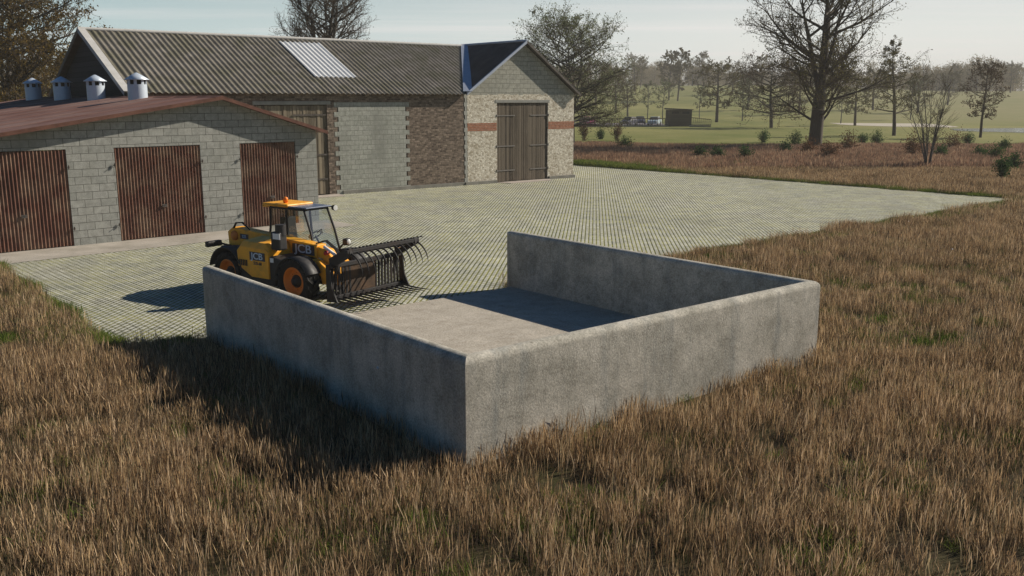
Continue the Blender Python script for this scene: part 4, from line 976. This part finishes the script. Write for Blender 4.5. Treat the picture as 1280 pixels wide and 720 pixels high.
cp(p3, 800, 470, 0.8, 0.7, 'slim tree at the wood edge right of the grey-green tree')
cp(p1, 865, 500, 1.2, 2.5, 'broad dark tree at the wood edge right of the tall hillside pair')
cp(p3, 952, 430, 0.85, 3.1, 'slim dark tree above the wide brown tree, left of the forked one')
cp(p1, 1030, 330, 1.15, 5.5, 'round tree on the slope directly behind the thick forked trunk')
cp(p1, 1092, 260, 0.95, 1.9, 'dark tree on the slope between the forked tree and the upright dark tree')
cp(p1, 1185, 300, 0.9, 3.9, 'round tree on the straw slope between the bare shrub and the small round-topped tree')
cp(p2, 1140, 200, 1.0, 0.3, 'thin sapling right beside the upright dark tree')
cp(p1, 785, 225, 0.7, 0.9, 'short dark tree just behind the railing left of the parked cars')
# bushes in the brown strip
def bush(name, label, px, d, w, h, seed, mat, n=1100, ls=0.062):
    rnd = random.Random(seed); x, y, z = at(px, d); lf = MB(); tint = []; st = MB()
    stems_ = []
    for k in range(16):
        a = rnd.random() * 6.283; sp = abs(rnd.gauss(0, 0.55)); hh = h * (0.55 + 0.55 * rnd.random()) / (1 + 0.45 * sp)
        e = Vector((math.cos(a) * sp * w * 0.42, math.sin(a) * sp * w * 0.42, hh)); b0 = Vector((rnd.gauss(0, 0.12), rnd.gauss(0, 0.12), -0.05)); mdl = b0.lerp(e, 0.55) + Vector((rnd.gauss(0, 0.06), rnd.gauss(0, 0.06), 0.08 * h))
        st.tube([b0, mdl, e], [0.014, 0.010, 0.004], 4, 0, cap=False); stems_.append((b0, mdl, e))
    for i in range(n):
        b0, mdl, e = rnd.choice(stems_); f = rnd.random() ** 0.6; p = b0.lerp(mdl, f * 2) if f < 0.5 else mdl.lerp(e, f * 2 - 1)
        sg = w * 0.075 * (0.5 + f); p = p + Vector((rnd.gauss(0, sg), rnd.gauss(0, sg), rnd.gauss(0, sg))); p.z = max(0.04, p.z); leafq(lf, tint, p, ls, rnd, 0)
    t = thing(name, label, 'bush', (x, y, z), 0, 'bushes in the brown grass strip')
    st.build('stem', MAT['twig'], t); c = lf.build('foliage', MAT[mat], t); setattr_tint(c, tint)
G_, B_ = 'bush_green', 'bush_brown'
def yd(py): return gnd(640, py).y
for i, (px, py, w, h, mt, lab) in enumerate([
    (783, 189, 1.7, 1.1, G_, 'dark green bush alone in the grass right of the barn'),
    (877, 200, 1.5, 0.8, G_, 'bright green bush, first of the row of three beside the yard edge'),
    (900, 201, 1.5, 0.8, G_, 'dull green bush in the middle of the row of three by the yard edge'),
    (935, 203, 1.5, 0.9, G_, 'dark green bush, last of the row of three before the thick trunk'),
    (984, 195, 1.5, 1.0, G_, 'dark green bush just left of the thick forked trunk'),
    (997, 186, 1.4, 1.3, G_, 'taller green bush touching the left of the thick forked trunk'),
    (1013, 196, 2.1, 1.1, B_, 'brown bush at the foot of the thick forked trunk'),
    (1040, 200, 1.7, 1.2, B_, 'brown bush lower right of the thick forked trunk'),
    (1064, 192, 2.6, 1.5, B_, 'largest brown bush right of the thick forked trunk'),
    (1100, 182, 1.7, 1.2, G_, 'small green bush between the forked tree and the upright dark tree'),
    (1081, 180, 1.5, 0.9, G_, 'low green bush just behind the largest brown bush'),
    (1145, 198, 2.2, 1.4, B_, 'brown bush immediately left of the bare many-stemmed shrub'),
    (1198, 190, 2.8, 1.5, B_, 'broad dark brown bush right of the bare many-stemmed shrub'),
    (1184, 199, 1.4, 0.9, G_, 'green bush between the bare shrub and the broad dark brown bush'),
    (1231, 200, 1.6, 0.9, G_, 'green bush below the small round-topped tree'),
    (1250, 203, 1.6, 1.0, G_, 'green bush, middle of the cluster near the right edge'),
    (1262, 193, 1.6, 1.1, G_, 'green bush, rearmost of the cluster near the right edge'),
    (1264, 226, 1.4, 1.1, G_, 'dark green bush nearest the right tip of the paved yard'),
    (731, 176, 1.9, 1.7, B_, 'tall brown bush close to the right wall of the barn'),
    (772, 176, 1.8, 1.5, B_, 'brown bush at the meadow edge below the grey-green tree'),
    (752, 174, 1.7, 0.9, G_, 'low green bush between the two tall brown bushes near the barn'),
    (957, 178, 1.8, 1.0, G_, 'bright green bush at the meadow edge before the wide brown tree'),
    (1215, 182, 1.6, 0.9, G_, 'green bush just left of the small round-topped tree trunk'),
    (1276, 213, 1.3, 0.9, G_, 'green bush cut by the right edge of the picture')]):
    bush('bush', lab, px, yd(py), w * 1.15, h * 1.25, 100 + i, mt)

# ------------------------------------------------------------ far hut, fence, road and cars
def hut():
    x, y = ray_at(849, 161)[0], 161
    t = thing('wooden_hut', 'small dark brown wooden hut at the far car park', 'hut', (x, y, 0), R(4))
    m = MB(); m.box((-1.95, -1.3, -0.1), (1.95, 1.3, 2.75)); m.build('wall', m_wood('hut_boards', (0.05, 0.043, 0.028), (0.105, 0.09, 0.058), 0.3, axis=1), t)
    m = MB(); m.prism([(-2.15, 2.82), (2.15, 2.72), (2.15, 2.86), (-2.15, 3.06)], -1.5, 1.5, 'y'); m.build('roof', MAT['bitumen'], t)
    for a in (-1.5, 0.3):
        m = MB(); m.box((a, -1.33, 2.1), (a + 1.2, -1.301, 2.5)); m.build('window', MAT['dark'], t)
hut()
def fence(label, x0, x1, y0, y1, h0, h1, step, name='iron_fence'):
    L = math.hypot(x1 - x0, y1 - y0); a = math.atan2(y1 - y0, x1 - x0)
    t = thing(name, label, 'fence', (x0, y0, 0), a)
    m = MB(); m.box((0, -0.14, -0.1), (L, 0.14, 0.28)); m.build('kerb_wall', MAT['plinth'], t)
    m = MB(); m.prism([(0, h0 - 0.05), (L, h1 - 0.05), (L, h1 + 0.05), (0, h0 + 0.05)], -0.03, 0.03, 'y'); m.build('rail', MAT['iron'], t)
    m = MB(); m.prism([(0, 0.36), (L, 0.36), (L, 0.44), (0, 0.44)], -0.03, 0.03, 'y'); m.build('rail', MAT['iron'], t)
    n = int(L / step)
    for i in range(n + 1):
        s = L * i / n; h = h0 + (h1 - h0) * i / n; m = MB(); m.box((s - 0.035, -0.035, 0.28), (s + 0.035, 0.035, h + (0.0 if i % 4 else 0.12))); m.build('post', MAT['iron'], t)
xa = ray_at(712, 158)[0]; xb = ray_at(834, 158)[0]; xc = ray_at(864, 158)[0]; xd = ray_at(889, 158)[0]
fence('long dark railing on a kerb in front of the parked cars', xa, xb + 0.2, 158, 158, 1.35, 1.35, 0.42)
fence('short railing sloping down right of the far wooden hut', xc - 0.2, xd, 158, 157.4, 1.55, 1.2, 0.3)
def patch(name, pts, mat, z): m = MB(); m.add([(x, y, z) for x, y in pts], [tuple(range(len(pts)))]); o = m.build(name, MAT[mat]); o['kind'] = 'structure'; return o
def blob(px, d, rx, ry, seed, n=28):
    rnd = random.Random(seed); cx, cy = ray_at(px, d); ph = [rnd.random() * 6 for _ in range(4)]
    return [(cx + rx * math.cos(a) * (1 + 0.22 * math.sin(2 * a + ph[0]) + 0.14 * math.sin(3 * a + ph[1]) + 0.08 * math.sin(7 * a + ph[2])), cy + ry * math.sin(a) * (1 + 0.18 * math.sin(3 * a + ph[3]))) for a in [2 * math.pi * i / n for i in range(n)]]
patch('road', [(ray_at(680, 164)[0], 163.5), (ray_at(832, 164)[0], 163.5), (ray_at(830, 180)[0], 182), (ray_at(690, 180)[0], 182)], 'road', 0.03)
patch('sand', blob(1098, 178, 7, 26, 3), 'sand', 0.04)
patch('pond', blob(1310, 136, 11, 15, 5), 'water', 0.035)

def car(label, px, d, rz, colour, name='parked_car'):
    x, y = ray_at(px, d); t = thing(name, label, 'car', (x, y, 0.03), rz, 'cars parked beyond the railing')
    P_ = m_paint('car_paint', colour, (0.1, 0.09, 0.08), 0.15, 0.3, 0.1)
    def shell(poly, w, ins=0.0, bev=0.05):
        bm = bmesh.new(); a = [bm.verts.new((q[0], -w + (ins if q[1] > 1.0 else 0), q[1])) for q in poly]; b = [bm.verts.new((q[0], w - (ins if q[1] > 1.0 else 0), q[1])) for q in poly]
        bm.faces.new(a); bm.faces.new(b[::-1]); n = len(poly)
        for i in range(n): bm.faces.new((a[i], b[i], b[(i + 1) % n], a[(i + 1) % n]))
        bmesh.ops.recalc_face_normals(bm, faces=bm.faces[:]); bmesh.ops.bevel(bm, geom=bm.edges[:], offset=bev, segments=2, profile=0.5, affect='EDGES')
        m = MB(); m.bm(bm); return m
    shell([(-2.05, 0.30), (-2.1, 0.75), (-1.95, 0.98), (-1.2, 0.99), (1.0, 0.95), (1.9, 0.82), (2.1, 0.6), (2.05, 0.28)], 0.86).build('body', P_, t)
    shell([(-1.85, 0.9), (-1.45, 1.40), (0.35, 1.42), (1.15, 0.9)], 0.78, 0.12, 0.03).build('window', MAT['black'], t)
    shell([(-1.42, 1.36), (-1.36, 1.46), (0.25, 1.48), (0.40, 1.37)], 0.66, 0.0, 0.02).build('roof', P_, t)
    for cx in (-1.3, 1.3):
        for s in (-1, 1):
            m = MB(); m.lathe([(0.0, -0.1), (0.24, -0.1), (0.32, -0.09), (0.32, 0.09), (0.24, 0.1), (0.0, 0.1)], 'y', (cx, s * 0.80, 0.32), 16); m.build('wheel', MAT['rubber'], t)
    for s in (-1, 1): m = MB(); m.box((1.93, s * 0.62 - 0.16, 0.60), (2.10, s * 0.62 + 0.16, 0.74), bev=0.03); m.build('headlight', MAT['lens'], t)
car('magenta car nearest the barn beyond the railing', 735, 168, R(-75), (0.35, 0.02, 0.12))
car('dark blue-grey car parked in the middle beyond the railing', 787, 166, R(-120), (0.03, 0.035, 0.06))
car('navy car between the dark car and the pale blue car', 801, 171, R(-95), (0.025, 0.035, 0.09))
car('pale blue car closest to the far wooden hut', 819, 167, R(-110), (0.38, 0.47, 0.52))

# white butterflies over wall and grass
def butterfly(px, py, depth, label):
    r = ray(px, py); k = depth / r.y; p = Vector((r.x * k, r.y * k, HC + r.z * k)); t = thing('butterfly', label, 'butterfly', p, random.random() * 3, 'white butterflies')
    m = MB(); m.tube([(-0.012, 0, 0), (0.012, 0, 0.002)], 0.002, 6); m.build('body', MAT['black'], t)
    for s in (-1, 1): m = MB(); m.add([(0.004, 0, 0), (0.024, s * 0.022, 0.022), (0.006, s * 0.032, 0.026), (-0.006, s * 0.022, 0.018), (-0.020, s * 0.022, 0.016), (-0.008, 0, 0)], [(0, 1, 2, 3), (0, 3, 4, 5)]); m.build('wing', MAT['white'], t)
butterfly(473, 461, 12.0, 'white butterfly against the shaded left wall of the bunker')
butterfly(1136, 277, 33.0, 'white butterfly over the grass near the right tip of the yard')
butterfly(913, 366, 17.0, 'white butterfly in front of the shaded right wall of the bunker')
butterfly(1191, 312, 24.0, 'white butterfly low over the brown grass at the right')

# ------------------------------------------------------------ instanced ground cover
def instancer(name, pts, rot, scl, idx, sources, stuff=True):
    me = bpy.data.meshes.new(name); n = len(pts); me.vertices.add(n); me.vertices.foreach_set('co', np.ascontiguousarray(pts, np.float32).ravel())
    for nm, ty, arr, key in (('rot', 'FLOAT_VECTOR', rot, 'vector'), ('scl', 'FLOAT_VECTOR', scl, 'vector'), ('idx', 'INT', idx, 'value')):
        a = me.attributes.new(nm, ty, 'POINT'); a.data.foreach_set(key, np.ascontiguousarray(arr, np.int32 if ty == 'INT' else np.float32).ravel())
    o = bpy.data.objects.new(name, me); COL.objects.link(o); o['kind'] = 'stuff'
    ng = bpy.data.node_groups.new(name + '_scatter', 'GeometryNodeTree')
    ng.interface.new_socket('Geometry', in_out='INPUT', socket_type='NodeSocketGeometry'); ng.interface.new_socket('Geometry', in_out='OUTPUT', socket_type='NodeSocketGeometry')
    gi = ng.nodes.new('NodeGroupInput'); go = ng.nodes.new('NodeGroupOutput'); L = ng.links.new
    jn = ng.nodes.new('GeometryNodeJoinGeometry')
    for s in sources:
        oi = ng.nodes.new('GeometryNodeObjectInfo'); oi.inputs['Object'].default_value = s; oi.inputs['As Instance'].default_value = True; L(oi.outputs['Geometry'], jn.inputs[0])
    def na(nm, ty):
        x = ng.nodes.new('GeometryNodeInputNamedAttribute'); x.data_type = ty; x.inputs['Name'].default_value = nm; return x.outputs['Attribute']
    ip = ng.nodes.new('GeometryNodeInstanceOnPoints'); L(gi.outputs[0], ip.inputs['Points']); L(jn.outputs[0], ip.inputs['Instance'])
    ip.inputs['Pick Instance'].default_value = True; L(na('idx', 'INT'), ip.inputs['Instance Index'])
    er = ng.nodes.new('FunctionNodeEulerToRotation'); L(na('rot', 'FLOAT_VECTOR'), er.inputs[0]); L(er.outputs[0], ip.inputs['Rotation']); L(na('scl', 'FLOAT_VECTOR'), ip.inputs['Scale'])
    L(ip.outputs[0], go.inputs[0]); md = o.modifiers.new('scatter', 'NODES'); md.node_group = ng
    return o
def source(mb, name, mats, tint):
    o = mb.build(name, mats); setattr_tint(o, tint); COL.objects.unlink(o); return o

def clump(seed, n, rad, h0, h1, w, mat, name, green=0, segs=4, lean=0.16):
    rnd = random.Random(seed); mb = MB(); tint = []
    for k in range(n + green):
        gr = k >= n
        a = rnd.random() * 6.283; r = rad * math.sqrt(rnd.random()); p = Vector((r * math.cos(a), r * math.sin(a), -0.02))
        h = (h0 + (h1 - h0) * rnd.random()) * (0.45 if gr else 1); la = rnd.random() * 6.283; ln = abs(rnd.gauss(0, lean)) * (2.2 if gr else 1)
        L = Vector((math.cos(la), math.sin(la), 0)); fa = rnd.random() * 3.1416; wd = Vector((math.cos(fa), math.sin(fa), 0)); ww = w * (0.6 + 0.8 * rnd.random())
        V = []; t = rnd.random() * 0.25 if gr else 0.2 + 0.8 * rnd.random(); curl = rnd.gauss(0, 0.5)
        prof = (0.75, 0.7, 0.8, 1.3, 0.15) if not gr else (0.9, 1.2, 1.0, 0.6, 0.1)
        for s in range(segs + 1):
            f = s / segs; c = p + L * (h * ln * (f ** 1.8) * 1.6) + Vector((0, 0, h * f * (1 - 0.12 * ln))) + wd * (0.012 * math.sin(f * 5 + curl * 3)); hw = wd * ww * prof[min(4, int(f * 4.001))] / 2
            V += [c - hw, c + hw]
        F_ = [(2 * i, 2 * i + 1, 2 * i + 3, 2 * i + 2) for i in range(segs)]; mb.add(V, F_)
        for s in range(segs + 1): tint += [t, t]
    return source(mb, name, MAT[mat], tint)

def in_poly(x, y, poly):
    c = np.zeros(len(x), bool); j = len(poly) - 1
    for i in range(len(poly)):
        xi, yi = poly[i]; xj, yj = poly[j]
        m = ((yi > y) != (yj > y)) & (x < (xj - xi) * (y - yi) / (yj - yi + 1e-12) + xi); c ^= m; j = i
    return c
def rect(o, yaw, a, b, c, d): return [loc2(o, yaw, a, c), loc2(o, yaw, b, c), loc2(o, yaw, b, d), loc2(o, yaw, a, d)]
BLOCKS = [rect(BUNK, YK, -0.02, BL1 + 0.02, -0.02, BL2 + 0.3), rect(BARN, YB, -17.3, 8.0, -1, 10.7), rect(SHED, YS, -9, 4.6, -2.1, 19.3)]
def allowed(x, y, edge=0.0):
    wob = 0.12 * np.sin(x * 2.3) + 0.1 * np.sin(y * 3.1 + x) + 0.12 * np.sin((x + y) * 0.9)
    ok = ~in_poly(x + wob, y - wob, YARD)
    for b in BLOCKS: ok &= ~in_poly(x, y, b)
    return ok
VERGE = 1
def scatter(n, y0, y1, k=0.66, m=4.0):
    out = []
    y = np.sqrt(np.random.rand(n * 2) * (y1 ** 2 - y0 ** 2) + y0 ** 2); x = (np.random.rand(n * 2) * 2 - 1) * (y1 * k + m)
    s = np.abs(x) < y * k + m; x, y = x[s][:n], y[s][:n]; s = allowed(x, y); return x[s], y[s]
def pnoise(x, y, f, s=0): return np.array([mnoise.noise(Vector((a * f + s, b * f, 0))) for a, b in zip(x, y)])
src = [clump(40 + i, 44, 0.24, 0.13, 0.39, 0.0058, 'stalk', 'grass_clump', 22 if i % 3 else 36, lean=0.11) for i in range(8)]
X = []; Y = []
for n, a, b in ((6500, 5.5, 16), (16000, 16, 34), (26000, 34, 60)):
    x, y = scatter(n, a, b); X.append(x); Y.append(y)
x = np.concatenate(X); y = np.concatenate(Y)
pn = pnoise(x, y, 0.45); pn2 = pnoise(x, y, 1.3, 9)
keep = np.random.rand(len(x)) < np.clip(0.87 + 1.2 * pn2, 0.32, 1); x, y, pn = x[keep], y[keep], pn[keep]; n = len(x)
s = 0.95 + 0.35 * pn + 0.12 * np.random.randn(n); s = np.clip(s, 0.55, 1.35)
fat = 1 + 0.55 * smooth(20, 55, y)
rot = np.stack([0.05 * np.random.randn(n), 0.05 * np.random.randn(n), np.random.rand(n) * 6.283], 1)
instancer('dry_grass', np.stack([x, y, np.full(n, 0.0)], 1), rot, np.stack([fat, fat, s], 1), np.random.randint(0, 8, n), src)
# the field beyond the yard
src2 = [clump(60 + i, 34, 0.45, 0.22, 0.58, 0.026, 'fieldstalk', 'far_grass_clump', 4) for i in range(6)]
x, y = scatter(34000, 60, 97, 0.62, 2); wob = 3 * np.sin(x * 0.21) + 2 * np.sin(x * 0.07 + 2)
a_, b_ = np.array(YARD[1]), np.array(YARD[2]); L_ = np.linalg.norm(b_ - a_); d_ = (b_ - a_) / L_; dist = (x - a_[0]) * d_[1] - (y - a_[1]) * d_[0]
s_ = (y < 93 + wob) & (dist > 0.95 + 0.4 * np.sin(x * 1.3)); x, y = x[s_], y[s_]; n = len(x)
s = np.clip(1 + 0.3 * pnoise(x, y, 0.2) + 0.15 * np.random.randn(n), 0.5, 1.5) * (1 - 0.45 * smooth(84, 93, y))
instancer('dry_field_grass', np.stack([x, y, np.zeros(n)], 1), np.stack([0 * x, 0 * x, np.random.rand(n) * 6.283], 1), np.stack([np.ones(n), np.ones(n), s], 1), np.random.randint(0, 6, n), src2)
# green turf along the yard edges and in patches under the dry stalks
src3 = [clump(80 + i, 60, 0.18, 0.07, 0.17, 0.010, 'turf', 'turf_clump', 0, 3, 0.5) for i in range(4)]
P = []
for (a, b), wd in (((YARD[0], YARD[1]), 0.35), ((YARD[1], YARD[2]), 0.85), ((YARD[4], YARD[0]), 0.40)):
    a, b = np.array(a), np.array(b); L = np.linalg.norm(b - a); nn = int(L * (45 if wd < 1 else 110)); t = np.random.rand(nn); d = (b - a) / L; nr = np.array([d[1], -d[0]])
    off = np.abs(np.random.randn(nn)) * wd - 0.12 + 0.10 * np.sin(t * L * 1.7); P.append(a + d * (t * L)[:, None] + nr * off[:, None])
x, y = scatter(26000, 5.5, 34); pm = (pnoise(x, y, 0.8, 30) + 0.25 * np.random.randn(len(x))) > 0.30; P.append(np.stack([x[pm], y[pm]], 1))
x, y = scatter(9000, 60, 92, 0.62, 2); pm = pnoise(x, y, 0.16, 50) > 0.16; P.append(np.stack([x[pm], y[pm]], 1))
P = np.concatenate(P); ok = np.ones(len(P), bool)
for b in BLOCKS: ok &= ~in_poly(P[:, 0], P[:, 1], b)
ok &= ~in_poly(P[:, 0], P[:, 1], rect(BUNK, YK, -0.3, BL1 + 0.2, BL2 - 0.6, BL2 + 1.6))
P = P[ok]; n = len(P)
sc = (0.8 + 0.5 * np.random.rand(n)) * (1 + 1.4 * smooth(56, 64, P[:, 1]))
instancer('green_turf', np.stack([P[:, 0], P[:, 1], np.zeros(n)], 1), np.stack([np.zeros(n), np.zeros(n), np.random.rand(n) * 6.283], 1), np.stack([sc * (1 + y_ * 0) for y_ in (0, 0, 0)], 1), np.random.randint(0, 4, n), src3)

# far wood
def woodtree(seed, H):
    rnd = random.Random(seed); mb = MB(); tint = []
    mb.tube([(0, 0, -1), (0.1, 0, H * 0.4), (0, 0.1, H * 0.92)], [0.32, 0.22, 0.05], 5, 0, cap=False); tint += [0] * len(mb.v)
    lob = [(rnd.gauss(0, H * 0.12), rnd.gauss(0, H * 0.12), H * (0.06 + 0.86 * rnd.random() ** 0.9)) for _ in range(24)]
    for bx, by, bz in lob:
        b0 = len(mb.v); mb.tube([(0, 0, bz * 0.7), (bx, by, bz)], [0.09, 0.03], 3, 0, cap=False); tint += [0] * (len(mb.v) - b0)
        sz = H * 0.085 * (1.35 - bz / H * 0.6)
        for i in range(60): leafq(mb, tint, Vector((bx, by, bz)) + Vector((rnd.gauss(0, sz), rnd.gauss(0, sz), rnd.gauss(0, sz * 0.9))), 0.30, rnd, 1)
    return source(mb, 'wood_tree', [MAT['twig'], MAT['leaf_wood']], tint)
srcw = [woodtree(200 + i, 12 + (i % 3) * 1.3) for i in range(5)]
n = 1500; ang = (np.random.rand(n) * 2 - 1) * R(68) + R(0); d = 555 + 150 * np.random.rand(n) ** 1.2
d = d + 25 * np.sin(ang * 9) + 18 * np.sin(ang * 23 + 1)
x = d * np.sin(ang); y = d * np.cos(ang); z = np.array([float(terrain(a, b)) for a, b in zip(x, y)])
s = 0.72 + 0.28 * np.random.rand(n) + 0.2 * np.sin(ang * 31) * np.sin(ang * 12 + 2)
instancer('far_wood', np.stack([x, y, z], 1), np.stack([0 * x, 0 * x, np.random.rand(n) * 6.283], 1), np.stack([s, s, s], 1), np.random.randint(0, 5, n), srcw)

# ------------------------------------------------------------ air
m = bpy.data.materials.new('haze'); m.use_nodes = True; nt = m.node_tree; nt.nodes.clear()
vo = nt.nodes.new('ShaderNodeVolumePrincipled'); vo.inputs['Density'].default_value = HAZE = 0.00062; vo.inputs['Color'].default_value = (0.93, 0.89, 0.80, 1)
out = nt.nodes.new('ShaderNodeOutputMaterial'); nt.links.new(vo.outputs[0], out.inputs['Volume'])
hz = MB(); hz.box((-3700, -3700, -1.2), (3700, 3700, 34)); o = hz.build('haze', m); o['kind'] = 'stuff'

# ------------------------------------------------------------ light
SUN_EL, SUN_AZ = R(31.5), R(24.0)      # azimuth measured from +X towards +Y
v = Vector((math.cos(SUN_EL) * math.cos(SUN_AZ), math.cos(SUN_EL) * math.sin(SUN_AZ), math.sin(SUN_EL)))
ld = bpy.data.lights.new('sun', 'SUN'); ld.energy = 5.0; ld.angle = R(0.6); ld.color = (1.0, 0.91, 0.78)
lo = bpy.data.objects.new('sun', ld); COL.objects.link(lo); lo.rotation_euler = v.to_track_quat('Z', 'Y').to_euler(); lo.location = (0, 0, 50)
w = bpy.data.worlds.new('World'); scene.world = w; w.use_nodes = True; nt = w.node_tree; nt.nodes.clear(); g = N(nt)
sky = g.n('TexSky'); sky.sky_type = 'NISHITA'; sky.sun_disc = False; sky.sun_elevation = SUN_EL; sky.sun_rotation = R(90) - SUN_AZ
sky.air_density = 1.0; sky.dust_density = 0.6; sky.ozone_density = 1.0; sky.altitude = 100
tc = g.n('TexCoord').outputs['Generated']
sp = g.n('SeparateXYZ'); g.l(tc, sp.inputs[0])
pl = g.n('CombineXYZ'); zz = g.math('MAXIMUM', sp.outputs[2], 0.03)
g.l(g.math('DIVIDE', sp.outputs[0], zz), pl.inputs[0]); g.l(g.math('DIVIDE', sp.outputs[1], zz), pl.inputs[1])
cl = g.noise(g.map(pl.outputs[0], (0.22, 0.75, 1), rot=(0, 0, R(-8))), 0.55, 6, 0.6)
cf = g.math('MULTIPLY', g.ramp(cl, [(0.47, 0), (0.68, 0.6)]), g.ramp(sp.outputs[2], [(0.02, 1), (0.2, 0)]))
low = g.ramp(sp.outputs[2], [(0.0, 1), (0.07, 0.78), (0.13, 0.45), (0.24, 0)])
side = g.ramp(g.math('ADD', g.math('MULTIPLY', sp.outputs[0], 0.5), 0.5), [(0.27, 0), (0.62, 1)])
band = g.mix(side, (10.8, 14.3, 15.0), (18.8, 19.0, 18.5))
away = g.ramp(g.math('ADD', g.math('MULTIPLY', sp.outputs[1], 0.5), 0.5), [(0.62, 0), (0.88, 1)])
band = g.mix(away, (0.8, 1.8, 3.2), band)       # thin bright mist along the horizon, whiter towards the sun
hs = g.n('HueSaturation'); hs.inputs['Saturation'].default_value = 1.6; g.l(sky.outputs[0], hs.inputs['Color'])
col = g.mix(low, hs.outputs[0], band)
col = g.mix(g.math('MULTIPLY', cf, away), col, (19.0, 17.8, 17.4))
bg = g.n('Background'); bg.inputs['Strength'].default_value = 0.043; g.l(col, bg.inputs[0])
wo = g.n('OutputWorld'); g.l(bg.outputs[0], wo.inputs[0])

# ------------------------------------------------------------ camera
cd = bpy.data.cameras.new('camera'); cam = bpy.data.objects.new('camera', cd); COL.objects.link(cam); scene.camera = cam
cam.location = (0, 0, HC); cam.rotation_euler = (math.pi / 2 - TH, 0, 0); cd.sensor_width = 36; cd.lens = 36 * F_PX / 1280; cd.clip_start = 0.1; cd.clip_end = 12000
vs = scene.view_settings; vs.view_transform = 'Standard'; vs.look = 'None'; vs.exposure = 0.27; vs.gamma = 1.0; vs.use_curve_mapping = False
scene.cycles.max_bounces = 6; scene.cycles.transparent_max_bounces = 12; scene.cycles.volume_bounces = 0
scene.cycles.caustics_reflective = False; scene.cycles.caustics_refractive = False; scene.cycles.use_denoising = True
